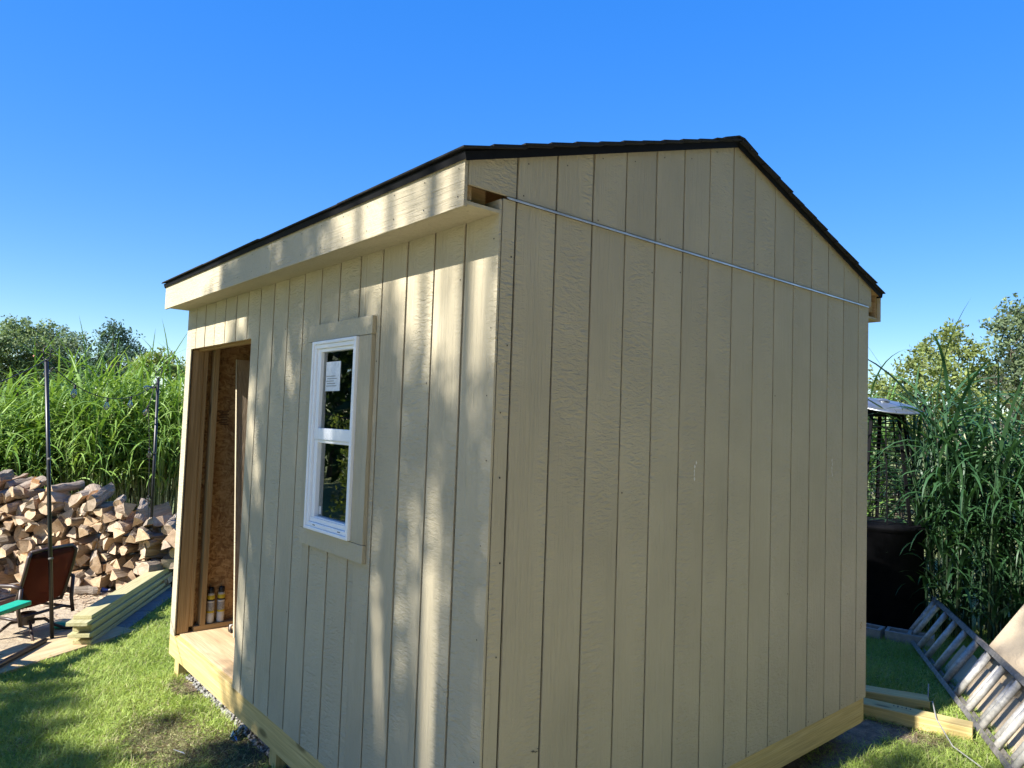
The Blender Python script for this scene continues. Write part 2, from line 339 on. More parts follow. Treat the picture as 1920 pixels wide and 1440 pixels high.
# backing panels behind the grooves
def wall_front():
    m = MB()
    for (a, b, c, d) in ((-LX, DOOR[0], ZB, 2.73), (DOOR[0], DOOR[1], DOOR[3], 2.73), (DOOR[1], WIN[0], ZB, 2.73), (WIN[0], WIN[1], ZB, WIN[2]), (WIN[0], WIN[1], WIN[3], 2.73), (WIN[1], -.004, ZB, 2.73)):
        m.box(a + .001, b - .001, .009, .016, c + .002, d)
    return m.build('groove_backing', M_SIDE_BACK, shed)
wall_front()
edges = [0] + [Y0 + G * k for k in range(15)] + [LY]
for i in range(len(edges) - 1):
    a, b = edges[i] + (GAP * .8 if i else .0150), edges[i + 1] - (GAP * .8 if i < len(edges) - 2 else 0)
    xj = random.uniform(-.0008, .0008)
    box_obj('siding_board', M_SIDE, shed, -.0105, xj, a, b, ZB, ZF - .004, bevel=.0018)
    ua, ub = a, b
    if i == 0: ua = -.145
    if i == len(edges) - 2: ub = 3.105
    poly = [(ua, ZF + .008), (ub, ZF + .008), (ub, roof_z(ub) - .013)]
    if ua < PEAK_Y < ub: poly.append((PEAK_Y, PEAK_Z - .012))
    poly.append((ua, roof_z(ua) - .012))
    MB().prism(poly, -.0105, xj + .001, lambda p, q, t: (t, p, q)).build('gable_board', M_SIDE, shed, bevel=.0018)
box_obj('groove_backing', M_SIDE_BACK, shed, -.016, -.009, .02, LY - .002, ZB + .002, ZF)
MB().prism([(-.14, ZF + .01), (3.1, ZF + .01), (3.1, roof_z(3.1) - .02), (PEAK_Y, PEAK_Z - .02), (-.14, roof_z(-.14) - .02)], -.016, -.009, lambda p, q, t: (t, p, q)).build('groove_backing', M_SIDE_BACK, shed)
# dark strip in the board gap at the corner, flashing
box_obj('corner_seam', M_NAIL, shed, -.009, -.004, .0108, .0148, ZB + .002, ZF - .006)
fl = MB().obox((.004, (0.03 + LY - .02) / 2, ZF + .001), (1, 0, 0), (0, 1, 0), (0, 0, 1), .0035, (LY - .05) / 2, .0018)
fl.obox((.0105, (0.03 + LY - .02) / 2, ZF - .004), (1, 0, 0), (0, 1, 0), (0, 0, 1), .0008, (LY - .05) / 2, .0028)
fl.build('flashing', M_FLASH, shed)
# other walls (out of sight)
box_obj('side_wall', M_OSB, shed, -LX, -LX + .012, .012, LY - .02, ZB, 3.0)
box_obj('rear_wall', M_OSB, shed, -LX + .013, -.02, LY - .012, LY, ZB, 2.8)
MB().prism([(-.14, 2.75), (3.1, 2.75), (3.1, roof_z(3.1) - .02), (PEAK_Y, PEAK_Z - .02), (-.14, roof_z(-.14) - .02)], -LX, -LX + .011, lambda p, q, t: (t - .012, p, q)).build('rear_gable', M_SIDE, shed)
# nails
def nails():
    m = MB()
    def dot(p, n, r):
        n = Vector(n); u = n.orthogonal().normalized(); v = n.cross(u); a0 = random.random()
        m.add([Vector(p) + (u * math.cos(a0 + k * 1.047) + v * math.sin(a0 + k * 1.047)) * r * random.uniform(.75, 1.2) for k in range(6)], [(0, 1, 2, 3, 4, 5)])
    z = .45
    while z < 2.7:
        dot((.0018, .045 + random.uniform(-.012, .015), z), (1, 0, 0), .0038); dot((-.03 + random.uniform(-.012, .008), -.0018, z + .06), (0, -1, 0), .003); z += random.uniform(.22, .42)
    for k in range(15):
        for q in range(random.randint(0, 1)):
            dot((.0018, Y0 + G * k + random.choice((-.02, .02)), random.uniform(.4, 2.9 if 3 < k < 12 else 2.7)), (1, 0, 0), .0038)
        if k % 2 == 0: dot((.0022, Y0 + G * k + .03, ZF + random.uniform(.02, .05)), (1, 0, 0), .0032)
        dot((.0022, Y0 + G * k + .05, roof_z(Y0 + G * k + .05) - random.uniform(.04, .07)), (1, 0, 0), .0032)
        dot((.0018, Y0 + G * k + .02, ZB + .025), (1, 0, 0), .004)
    for k in range(18):
        if random.random() < .6: dot((-G * k - .02, -.0018, random.uniform(.4, 2.6) if k < 11 else 2.55), (0, -1, 0), .0036)
        dot((-3.65 * k / 17 - .03, -.1672, 2.71 + random.uniform(-.005, .01)), (0, -1, 0), .0030); dot((-3.65 * k / 17 - .03, -.1672, 2.81), (0, -1, 0), .0030)
    tag(m.build('nail_heads', M_NAIL, shed, recalc=False), kind='stuff')
nails()
# paint scuffs and a pencil mark
def blot(y, z, w_, h_, mat, name, seed, n=5):
    r_ = random.Random(seed); m = MB()
    for k in range(n):
        cy, cz = y + r_.uniform(-w_, w_), z + (k / (n - 1) - .5) * h_
        m.add([(.0021, cy + math.cos(a) * w_ * r_.uniform(.3, .8), cz + math.sin(a) * h_ / n * r_.uniform(.3, .9)) for a in [j * 1.0472 for j in range(6)]], [(0, 1, 2, 3, 4, 5)])
    m.build(name, mat, shed, recalc=False)
blot(1.225, 1.735, .008, .075, M_SCUFF, 'paint_scuff', 1); blot(2.585, 1.728, .006, .085, M_SCUFF, 'paint_scuff', 2)
blot(.26, .72, .014, .010, M_NAIL, 'pencil_mark', 5, 4); blot(2.99, .75, .012, .03, M_STUD[2], 'worn_spot', 8, 4)
# floor frame
box_obj('rim_board', M_TREAT[0], shed, -LX + .0, -.04, .002, .04, .155, .306, bevel=.003)
box_obj('rim_board', M_TREAT[1], shed, -.0385, -.004, .003, LY - .045, .152, .2985, bevel=.003)
box_obj('rim_board', M_TREAT[0], shed, -LX, -.008, LY - .044, LY - .008, .152, .2985, bevel=.003)
box_obj('floor_panel', M_PLY, shed, -LX + .014, -.05, .041, LY - .05, .29, .314)
for k in range(6): box_obj('floor_joist', M_TREAT[1], shed, -LX + .55 * (k + 1) - .019, -LX + .55 * (k + 1) + .019, .042, LY - .05, .16, .288)
for (px_, py_) in ((-3.59, .07), (-1.86, .085), (-3.5, 2.9), (-1.7, 2.9), (-.14, .5)):
    box_obj('support_post', M_TREAT[2], shed, px_ - .045, px_ + .045, py_ - .03, py_ + .03, 0, .154, bevel=.003)
# walls inside
box_obj('wall_sheathing', M_OSB, shed, -LX + .0135, -LX + .025, .13, LY - .03, .352, 2.9)
stamp = MB()
for i in range(9):
    stamp.box(-LX + .0252, -LX + .0256, .245 + .012 * (i % 3), .330 - .01 * (i % 2), 1.935 - i * .0125, 1.942 - i * .0125)
for a in range(4): stamp.obox((-LX + .0254, .215, 1.895), (1, 0, 0), (0, math.cos(a * .785), math.sin(a * .785)), (0, -math.sin(a * .785), math.cos(a * .785)), .0002, .026, .0022)
stamp.build('stamp_print', M_OSB_PRINT, shed)
box_obj('bottom_plate', M_STUD[1], shed, -LX + .014, -LX + .103, .135, LY - .03, .3145, .352, bevel=.002)
box_obj('door_jamb', M_STUD[2], shed, -LX + .014, DOOR[0] - .006, .017, .098, .3145, 2.383, bevel=.002)
box_obj('stud', M_STUD[2], shed, -LX + .030, DOOR[0] - .014, .099, .134, .353, 2.42, bevel=.002)
box_obj('stud', M_STUD[2], shed, -LX + .0255, -LX + .105, .176, .214, .353, 2.9, bevel=.002)
for yy in (.62, 1.03, 1.44, 1.85, 2.26, 2.67): box_obj('stud', M_STUD[2], shed, -LX + .0255, -LX + .114, yy, yy + .038, .353, 2.9)
box_obj('door_jamb', M_STUD[2], shed, DOOR[1] + .004, DOOR[1] + .042, .017, .105, .3145, 2.383, bevel=.002)
hd = box_obj('door_header', M_STUD[0], shed, -LX + .03, -2.2, .018, .055, 2.388, 2.52, bevel=.002)
box_obj('door_header', M_STUD[0], shed, -LX + .03, -2.2, .058, .096, 2.376, 2.52, bevel=.002)
for k in range(4): box_obj('stud', M_STUD[2], shed, -2.2 + .62 * k, -2.162 + .62 * k, .018, .105, .315, 2.7)
for k in range(6): box_obj('stud', M_STUD[2], shed, -.106, -.018, .2 + .5 * k, .238 + .5 * k, .315, 2.9)
# roof
def slope_pts(side, d, x, lift):
    """d = distance down slope from ridge"""
    c = math.cos(math.atan(SLOPE)); s_ = math.sin(math.atan(SLOPE)); sg = -1 if side == 0 else 1
    return Vector((x, PEAK_Y + sg * (d * c + lift * s_), PEAK_Z - d * s_ + lift * c))
roof = bpy.data.objects.new('roof', None); COL.objects.link(roof); roof.parent = shed; roof.location = (0, 0, 0)
SL = [(PEAK_Y + .172) / math.cos(math.atan(SLOPE)), (3.225 - PEAK_Y) / math.cos(math.atan(SLOPE))]
for sd in (0, 1):
    m = MB(); L = SL[sd]
    vs = [slope_pts(sd, d, x, l) for l in (-.012, .0) for d, x in ((0, .012), (L, .012), (L, -LX - .02), (0, -LX - .02))]
    m.add(vs, [(0, 3, 2, 1), (4, 5, 6, 7), (0, 1, 5, 4), (1, 2, 6, 5), (2, 3, 7, 6), (3, 0, 4, 7)]); m.build('roof_deck', M_STUD[0], roof)
    m = MB()   # rake and eave drip edges
    for xx in (.0145, -LX - .0245):
        m.obox((slope_pts(sd, 0, xx, -.011) + slope_pts(sd, L + .004, xx, -.011)) / 2, slope_pts(sd, L, xx, 0) - slope_pts(sd, 0, xx, 0), (1, 0, 0), slope_pts(sd, 0, 0, 1) - slope_pts(sd, 0, 0, 0), (L + .004) / 2, .0015, .0155)
    m.obox((slope_pts(sd, L + .006, -LX / 2, -.008)), (1, 0, 0), slope_pts(sd, 1, 0, 0) - slope_pts(sd, 0, 0, 0), slope_pts(sd, 0, 0, 1) - slope_pts(sd, 0, 0, 0), LX / 2 + .02, .0015, .0125)
    m.build('drip_edge', M_DRIP, roof)
    EXP = .142; nc = int(L / EXP) + 1
    for c_ in range(nc):
        d1 = L + .018 - c_ * EXP; d0 = max(d1 - .30, .004)
        if d1 < .03: continue
        x = .034 + random.uniform(-.004, .006); off = (c_ % 4) * .23 + random.uniform(-.02, .02); first = True
        while x > -LX - .03:
            wdt = .92 - (off if first else 0); first = False; xe = max(x - wdt, -LX - .035)
            t = .0055; l1 = .0105 + random.uniform(0, .004); l0 = .0025
            jj = random.uniform(-.004, .004); lift_e = random.uniform(0, .004)
            top = [(d0, x, l0 + t), (d1 + jj, x, l1 + t + lift_e), (d1 + jj * .3, xe + .002, l1 + t), (d0, xe + .002, l0 + t)]
            m = MB(); m.add([slope_pts(sd, d, xx, l - t) for d, xx, l in top] + [slope_pts(sd, d, xx, l) for d, xx, l in top],
                            [(0, 3, 2, 1), (4, 5, 6, 7), (0, 1, 5, 4), (1, 2, 6, 5), (2, 3, 7, 6), (3, 0, 4, 7)])
            m.build('shingle', M_SHINGLE, roof); x = xe
x = .036; k = 0
while x > -LX:
    m = MB(); hw = .15; prof = [(-hw, 0), (-.075, 1), (-.025, 2), (.025, 2), (.075, 1), (hw, 0)]; rows = []
    for xx, up in ((x, .024), (x - .30, .016)):
        for a, _ in prof: rows.append((xx, PEAK_Y + a, PEAK_Z - max(abs(a) - .02, 0) * SLOPE + up - abs(a) * .04))
        for a, _ in prof: rows.append((xx, PEAK_Y + a, PEAK_Z - max(abs(a) - .02, 0) * SLOPE + up - abs(a) * .04 - .008))
    fs = []
    for i in range(5): fs += [(i, i + 1, i + 13, i + 12), (i + 6, i + 18, i + 19, i + 7), (i, i + 6, i + 7, i + 1), (i + 12, i + 13, i + 19, i + 18)]
    fs += [(0, 12, 18, 6), (5, 11, 23, 17)]
    m.add(rows, fs); m.build('ridge_cap', M_SHINGLE, roof); x -= .145; k += 1
# eaves
for (ya, yb, s_) in ((-.165, -.149, -1), (3.235, 3.251, 1)):
    yi = 0 if s_ < 0 else LY
    for (xa, xb) in ((-LX - .012, -1.702), (-1.699, .002)):
        box_obj('fascia_board', M_SIDE_Y, shed, xa, xb, ya, yb, 2.672, 2.852, bevel=.002)
    y0_, y1_ = sorted((yb if s_ < 0 else ya, yi))
    box_obj('soffit_board', M_SIDE_Y, shed, -LX - .01, -.013 if s_ > 0 else -.001, y0_ + .0005, y1_ - .0005 if s_ < 0 else y1_, 2.682, 2.694)
    for xx in (-.10, -.8, -1.5, -2.2, -2.9, -3.6):
        yy0, yy1 = (y0_ + .02, y1_ - .02)
        if s_ > 0: yy0 += .04
        box_obj('lookout_block', M_STUD[1], shed, xx, xx + .038, yy0, yy1, 2.712, 2.80 if s_ < 0 else 2.82)
    box_obj('sub_fascia', M_STUD[0], shed, -LX, -.016, (yb + .0005) if s_ < 0 else ya - .030, (yb + .030) if s_ < 0 else ya - .0005, 2.696, 2.846)
box_obj('frieze_block', M_STUD[0], shed, -.30, -.03, 3.115, 3.20, 2.73, 2.80)
# window
win = bpy.data.objects.new('window', None); COL.objects.link(win); win.parent = shed; win.location = (0, 0, 0)
tb = .0008
box_obj('window_trim', M_SIDE_Y, win, -1.505, -.848, -.021, -.001, 2.304, 2.388, bevel=.0015)
box_obj('window_trim', M_SIDE_Y, win, -1.500, -.848, -.021, -.001, 1.285, 1.364, bevel=.0015)
box_obj('window_trim', M_SIDE, win, -.962, -.850, -.021, -.001, 1.3665, 2.3015, bevel=.0015)
box_obj('window_trim', M_SIDE, win, -1.500, -1.424, -.020, -.001, 1.3665, 2.3015, bevel=.0015)
def ring(m, x0, x1, z0, z1, wd, y0, y1):
    m.box(x0, x0 + wd, y0, y1, z0, z1); m.box(x1 - wd, x1, y0, y1, z0, z1); m.box(x0 + wd, x1 - wd, y0, y1, z1 - wd, z1); m.box(x0 + wd, x1 - wd, y0, y1, z0, z0 + wd)
m = MB(); ring(m, -1.422, -.964, 1.369, 2.300, .016, -.037, .07); m.build('window_frame', M_VINYL, win, bevel=.003)
m = MB(); ring(m, -1.4055, -.9805, 1.3855, 2.2835, .020, -.030, .068); m.build('window_frame', M_VINYL, win, bevel=.003)
m = MB(); x0, x1 = -1.385, -1.001
m.box(x0, x0 + .035, -.020, .02, 1.812, 2.263); m.box(x1 - .016, x1, -.020, .02, 1.812, 2.263); m.box(x0 + .035, x1 - .016, -.020, .02, 2.246, 2.263); m.box(x0 + .035, x1 - .016, -.020, .02, 1.812, 1.868)
m.build('upper_sash', M_VINYL, win, bevel=.0025)
m = MB(); m.box(x0, x0 + .034, -.016, .03, 1.4285, 1.811); m.box(x1 - .014, x1, -.016, .03, 1.4285, 1.811); m.box(x0 + .034, x1 - .014, -.012, .03, 1.796, 1.811); m.box(x0 + .034, x1 - .014, -.016, .03, 1.4285, 1.434)
m.build('lower_sash', M_VINYL, win, bevel=.0025)
m = MB(); m.box(x0 - .001, x1 + .001, -.020, .021, 1.4065, 1.428); m.build('window_sill', M_VINYL, win, bevel=.0025)
m = MB(); m.box(x0 + .035, x1 - .016, -.002, .002, 1.868, 2.246); m.build('pane', M_GLASS, win)
m = MB(); m.box(x0 + .034, x1 - .014, .006, .010, 1.434, 1.796); m.build('pane', M_GLASS, win)
m = MB(); m.box(-1.318, -1.168, -.0042, -.0032, 2.052, 2.196); m.build('paper_label', M_PAPER, win)
m = MB()
for q in range(5): m.box(-1.31 + .01 * (q % 2), -1.20 - .015 * (q % 3), -.0050, -.0046, 2.075 + q * .012, 2.079 + q * .012)
m.build('label_print', M_GREYL, win)
m = MB(); m.box(-1.335, -1.332, .001, .005, 1.445, 1.48); m.box(-1.323, -1.320, .001, .005, 1.445, 1.48); m.box(-1.335, -1.320, .001, .005, 1.48, 1.483); m.build('latch', M_VINYL, win)
m = MB(); m.box(-1.33, -1.305, -.0315, -.0300, 1.394, 1.397); m.box(-1.07, -1.045, -.0315, -.0300, 1.394, 1.397); m.build('weep_slot', M_NAIL, win)

# ------------------------------------------------------------------ things in the shed
o = thing('green_bottle', 'green glass bottle standing behind the lower window pane', 'bottle', (-1.285, .125, 1.38))
pts = [(.030, 0), (.034, .01), (.034, .13), (.030, .16), (.015, .20), (.012, .25), (.014, .255), (.014, .27)]
MB().lathe(o.location, pts, 16).build('bottle_body', M_BOTTLE, o, True)
box_obj('window_ledge', M_STUD[0], shed, -1.44, -.95, .072, .20, 1.345, 1.379)
pn = thing('leaning_sheet', 'rough tan siding panel leaning inside the doorway with its bright edge outwards', 'panel', (-3.28, .325, .3145))
m = MB(); bx, tx, h = -3.274, -3.53, 2.02
m.add([(bx, .325, .3145), (bx + .02, .325, .3145), (bx + .02, 1.5, .3145), (bx, 1.5, .3145), (tx, .325, .3145 + h), (tx + .02, .325, .3145 + h), (tx + .02, 1.5, .3145 + h), (tx, 1.5, .3145 + h)], [(0, 3, 2, 1), (4, 5, 6, 7), (1, 2, 6, 5), (2, 3, 7, 6), (3, 0, 4, 7)])
m.build('panel_sheet', M_SIDE_RAW, pn)
m = MB(); m.add([(bx, .3235, .3145), (bx + .024, .3235, .3145), (bx + .024, .3249, .3145), (bx, .3249, .3145), (tx, .3235, .3145 + h), (tx + .024, .3235, .3145 + h), (tx + .024, .3249, .3145 + h), (tx, .3249, .3145 + h)], [(0, 3, 2, 1), (4, 5, 6, 7), (0, 1, 5, 4), (1, 2, 6, 5), (2, 3, 7, 6), (3, 0, 4, 7)])
m.build('panel_edge', M_SIDE, pn)
for (cx, cy, lab) in ((-3.600, .262, 'spray foam can with black cap and yellow band, the nearer to the door jamb'), (-3.600, .338, 'spray foam can with black cap and yellow band, the farther from the door jamb')):
    o = thing('spray_can', lab, 'spray can', (cx, cy, .352), 'spray cans on the wall plate'); r = .0275
    def seg(nm, a, b, mt, rr=r): MB().lathe((cx, cy, .352), [(rr * .97, a), (rr, a + .004), (rr, b - .004), (rr * .97, b)], 18).build(nm, mt, o, True)
    seg('can_body', 0, .075, M_WHITEL); seg('label_band', .075, .09, M_YEL, r * 1.01); seg('label', .09, .15, M_GREYL, r * 1.005); seg('label_band', .15, .163, M_WHITEL, r * 1.01); seg('label_band', .163, .176, M_CAPB, r * 1.01); seg('label_band', .176, .204, M_YEL, r * 1.01)
    MB().lathe((cx, cy, .352), [(r, .204), (r * .8, .217), (r * .55, .226)], 18).build('shoulder', M_ALU, o, True)
    MB().lathe((cx, cy, .352), [(.021, .220), (.022, .226), (.021, .256), (.018, .260)], 16).build('cap', M_CAPB, o, True)
o = thing('metal_latch', 'small black and steel latch lying on the doorway floor', 'latch', (-3.40, .355, .3145))
MB().box(-3.43, -3.37, .34, .36, .3145, .335).build('latch_plate', M_BLACK, o, bevel=.003); MB().tube([(-3.40, .345, .335), (-3.40, .345, .365), (-3.40, .37, .365)], .007).build('latch_bolt', M_ALU, o, True); MB().box(-3.425, -3.405, .339, .359, .3352, .372).build('latch_arm', M_BLACK, o, bevel=.003)

# ------------------------------------------------------------------ lumber, slabs, poles on the left
u = Vector((-.85, .53, 0)).normalized(); nl = Vector((-u.y, u.x, 0)); nl = nl if nl.y < 0 else -nl     # nl points away from the lawn (-Y side)
base0 = Vector((-4.565, -.350, 0))
lab = ['lowest', 'second lowest', 'third lowest', 'middle', 'third highest', 'second highest', 'topmost']
z = .034
for i in range(7):
    th = .031; st = (.06, .11, .01, .07, .04, -.02, .07)[i]; sh = (.0, -.012, .004, -.01, .006, -.006, -.012)[i]
    wd = (.14, .19, .14, .14, .14, .16, .14)[i]
    a = base0 + u * st + nl * (wd / 2 + sh * -1) ; b = a + u * 2.9
    m = MB().bar((a.x, a.y, z + th / 2), (b.x, b.y, z + th / 2), wd, th)
    # local frame along X so the grain follows the board
    o = thing('lumber_board', lab[i] + ' board in the pale treated lumber stack beside the lawn', 'board', (a.x, a.y, z), 'treated boards stacked by the lawn')
    ang = math.atan2(u.y, u.x) + (.004 if i % 2 else -.003)
    bo = MB().box(0, 2.9, -wd / 2, wd / 2, 0, th).build('board', M_PALE, None, bevel=.003); bo.parent = o; o.rotation_euler = (0, 0, ang)
    z += th + .0015
def slab(cx, cy, ang, lx, ly, h, mat, name, label, group=None):
    o = MB().box(-lx / 2, lx / 2, -ly / 2, ly / 2, 0, h).build(name, mat, bevel=.008); o.location = (cx, cy, .0045); o.rotation_euler = (0, 0, ang); return tag(o, label, 'slab' if 'slab' in name else 'board', group)
d1 = math.atan2(.80, -.47)
c = Vector((-4.30, -.87)); dv = Vector((-.506, .862)); nv = Vector((-.862, -.506))
c1 = c + dv * .32 + nv * .24; slab(c1.x, c1.y, d1, 1.55, .48, .028, M_PLY, 'plywood_strip', 'tan plywood strip lying flat between the lawn and the chair')
e0 = Vector((-4.72, -.12)); ev = Vector((-.842, .54)); en = Vector((-.54, -.842))
for i in range(5):
    p = e0 + ev * (.22 + .405 * i) + en * .165
    slab(p.x, p.y, math.atan2(ev.y, ev.x), .40, .33, .026, M_CONC_DK, 'paving_slab', ('grey paving slab under the lumber stack, %s from the near end' % ('first', 'second', 'third', 'fourth', 'fifth')[i]), 'paving slabs under the lumber')
def light_pole(x, y, h, label, dx=0, dy=0):
    o = thing('light_pole', label, 'pole', (x, y, .004), 'poles carrying the string lights')
    MB().tube([(x, y, .004), (x + dx, y + dy, h - .1)], .0155, 12).build('pole_shaft', M_BLACK, o, True)
    for f in (.28, .62): MB().lathe((x + dx * f, y + dy * f, h * f), [(.0165, 0), (.0185, .003), (.0185, .014), (.0165, .018)], 12).build('joint_collar', M_ALUDK, o, True)
    k = MB(); t = Vector((x + dx, y + dy, h - .1)); k.tube([t + Vector(RT) * (.022 * math.cos(a)) * 1.3 + Vector((0, 0, .035 + .03 * math.sin(a))) for a in [math.pi + math.pi * q / 8 for q in range(9)]] + [t + Vector(RT) * .034 + Vector((0, 0, .09)), t + Vector(RT) * .044 + Vector((0, 0, .10))], .0045, 6)
    k.tube([t + Vector(RT) * -.0286 + Vector((0, 0, .035)), t + Vector(RT) * -.03 + Vector((0, 0, .11))], .0045, 6); k.tube([t, t + Vector((0, 0, .02))], .008, 8); k.build('fork_hook', M_BLACK, o, True)
    return o
P1 = (-4.965, -.535); P2 = (-6.262, .50); P3 = (-1.5, -3.3)
light_pole(*P1, 2.40, 'black string light pole standing by the brown patio chair', -.04, -.17)
light_pole(*P2, 2.36, 'black string light pole standing in front of the firewood near the shed', -.03, -.02)
light_pole(*P3, 2.35, 'black string light pole standing on the lawn left of the viewer')
T1 = Vector((P1[0] - .04, P1[1] - .17, 2.31)); T2 = Vector((P2[0] - .03, P2[1] - .02, 2.22)); T3 = Vector((*P3, 2.25))
sl_o = thing('string_lights', 'black cable of clear string bulbs sagging between the poles', 'string lights', (T1.x, T1.y, T1.z))
def sag(a, b, s_, n=18): return [a.lerp(b, i / n) - Vector((0, 0, s_ * 4 * (i / n) * (1 - i / n))) for i in range(n + 1)]
c12, c13 = sag(T1, T2, .24), sag(T1, T3, .45)
tail = [T2 + Vector((0, -.02, -.0)), T2 + Vector((.05, -.09, -.25)), T2 + Vector((.03, -.05, -.7)), T2 + Vector((.03, -.03, -1.2)), T2 + Vector((.03, -.02, -1.7)), T2 + Vector((.04, -.03, -1.95))]
for c_ in (c12, c13, tail): MB().tube(c_, .0042, 6).build('cable', M_CABLE, sl_o, True)
def bulb(p, d=(0, 0, -1)):
    d = Vector(d).normalized(); q = d.to_track_quat('Z', 'Y').to_matrix(); b = MB().lathe(p, [(.008, .03), (.014, .05), (.024, .075), (.026, .09), (.018, .108), (.004, .114)], 12, M=q).build('bulb', M_BULB, sl_o, True)
    k = MB().lathe(p, [(.009, -.004), (.011, 0), (.011, .032), (.009, .036)], 10, M=q); s2 = k.build('socket', M_CABLE, sl_o, True); return b
for i in (4, 9, 13): bulb(c12[i], (.15, -.1, -1)); bulb(c13[i], (.1, .1, -1))
bulb(tail[0] + Vector((0, 0, -.05)), (-.3, -.9, -.1)); bulb(tail[1], (-.5, -.3, -1)); bulb(tail[2], (-.5, .1, -.8)); bulb(tail[4], (.1, -.3, -.8)); bulb(tail[3], (-.7, .1, -.5)); bulb(c12[1], (-.6, -.4, -.5))
o = MB().tube([(-3.75, -1.32, .062), (-4.3, -1.0, .058), (-4.86, -.60, .052)], .02, 10).build('steel_pipe', M_BLACK, None, True); tag(o, 'black steel pipe lying on the plywood strip at the pole foot', 'pipe')

# patio chair
def chair():
    loc = Vector((-5.22, -.66, .004)); o = thing('patio_chair', 'brown sling swivel patio chair seen from behind beside the black pole', 'chair', loc)
    f = Vector((-.80, -.60, 0)).normalized(); s = Vector((-f.y, f.x, 0)); s = s if s.y > 0 else -s; up = Vector((0, 0, 1))
    def P(a, b, c): return loc + f * a + s * b + up * c
    W = .235
    def side(sg): return [P(-.165, sg * (W - .03), .735), P(-.18, sg * W, .70), P(-.15, sg * W, .56), P(-.10, sg * W, .38), P(-.06, sg * W, .27), P(.02, sg * W, .255), P(.28, sg * W, .29), P(.34, sg * W, .27)]
    for sg in (-1, 1): MB().tube(side(sg), .0155, 8).build('side_frame', M_BROWNMETAL, o, True)
    MB().tube([P(-.165, -(W - .03), .735), P(-.168, 0, .742), P(-.165, W - .03, .735)], .0165, 8).build('top_rail', M_BROWNMETAL, o, True)
    MB().tube([P(.34, -W, .27), P(.35, 0, .265), P(.34, W, .27)], .014, 8).build('front_rail', M_BROWNMETAL, o, True)
    path = [(-.166, .732), (-.178, .69), (-.152, .56), (-.105, .40), (-.075, .30), (-.02, .268), (.12, .262), (.32, .275)]
    m = MB(); vs = []; nb = 6
    for a, c_ in path:
        for j in range(nb + 1):
            q = j / nb * 2 - 1; vs.append(P(a + .02 * (1 - q * q) * (-1 if c_ > .3 else 0), q * (W - .012), c_ - (.02 * (1 - q * q) if c_ < .3 else 0)))
    m.add(vs, [(i * (nb + 1) + j, i * (nb + 1) + j + 1, (i + 1) * (nb + 1) + j + 1, (i + 1) * (nb + 1) + j) for i in range(len(path) - 1) for j in range(nb)])
    b = m.build('sling', M_SLING, o, True); so_ = b.modifiers.new('thick', 'SOLIDIFY'); so_.thickness = .004
    for sg in (-1, 1):
        MB().tube([P(-.15, sg * (W + .022), .46), P(-.08, sg * (W + .03), .475), P(.14, sg * (W + .035), .465), P(.25, sg * (W + .02), .43)], .016, 8).build('armrest', M_BROWNMETAL, o, True)
        MB().tube([P(.24, sg * (W + .02), .435), P(.24, sg * (W + .02), .25), P(.20, sg * (W), .20)], .013, 8).build('arm_post', M_BROWNMETAL, o, True)
        MB().tube([P(-.15, sg * (W + .02), .46), P(-.14, sg * (W + .024), .28), P(-.17, sg * (W + .02), .16)], .016, 8).build('rear_leg', M_BROWNMETAL, o, True)
        MB().tube([P(-.15, sg * (W + .01), .20), P(.0, sg * W, .205), P(.22, sg * W, .21)], .013, 8).build('seat_rail', M_BROWNMETAL, o, True)
    for a in (-.09, .16): MB().tube([P(a, -W, .205), P(a, W, .205)], .013, 8).build('cross_bar', M_BROWNMETAL, o, True)
    MB().lathe(P(.03, 0, .10), [(.05, 0), (.055, .01), (.045, .05), (.06, .095)], 14).build('swivel_column', M_BROWNMETAL, o, True)
    for k in range(4):
        a = k * math.pi / 2 + .6; d = f * math.cos(a) + s * math.sin(a); c0 = loc + f * .03
        MB().tube([c0 + d * .03 + up * .13, c0 + d * .12 + up * .125, c0 + d * .20 + up * .06, c0 + d * .28 + up * .018, c0 + d * .35 + up * .014], .0125, 8).build('base_leg', M_BROWNMETAL, o, True)
    return o
chair()
# green plastic adirondack chair, only the front end of its arm in frame
o = thing('green_chair', 'green plastic garden chair with a flat arm in front of the brown chair', 'chair', (-4.35, -1.45, .004))
def gb(nm, a, b, wd, th, side=(0, 0, 1)): MB().bar(a, b, wd, th, side).build(nm, M_GREEN, o, bevel=.006)
gd = Vector((.50, -.52, 0)).normalized(); gs = Vector((-.72, -.69, 0)).normalized(); gA = Vector((-4.50, -.80, 0))
def gp(a, b, z_): q = gA + gd * a + gs * b; return Vector((q.x, q.y, z_))
for b_ in (0, .56):
    gb('arm', gp(0, b_, .455), gp(.70, b_, .44), .115, .032); gb('front_leg', gp(.30, b_ + .02, .005), gp(.30, b_ + .02, .43), .09, .03, gs); gb('rear_leg', gp(.28, b_ + .02, .26), gp(.80, b_ + .02, .03), .10, .028, gs)
for q in range(4): gb('seat_slat', gp(.30 + q * .095, .02, .335 - q * .03), gp(.30 + q * .095, .54, .335 - q * .03), .08, .02)
for q in range(5): gb('back_slat', gp(.58, .08 + q * .10, .16), gp(.86, .06 + q * .11, .95 - .04 * abs(q - 2)), .085, .02, gd)
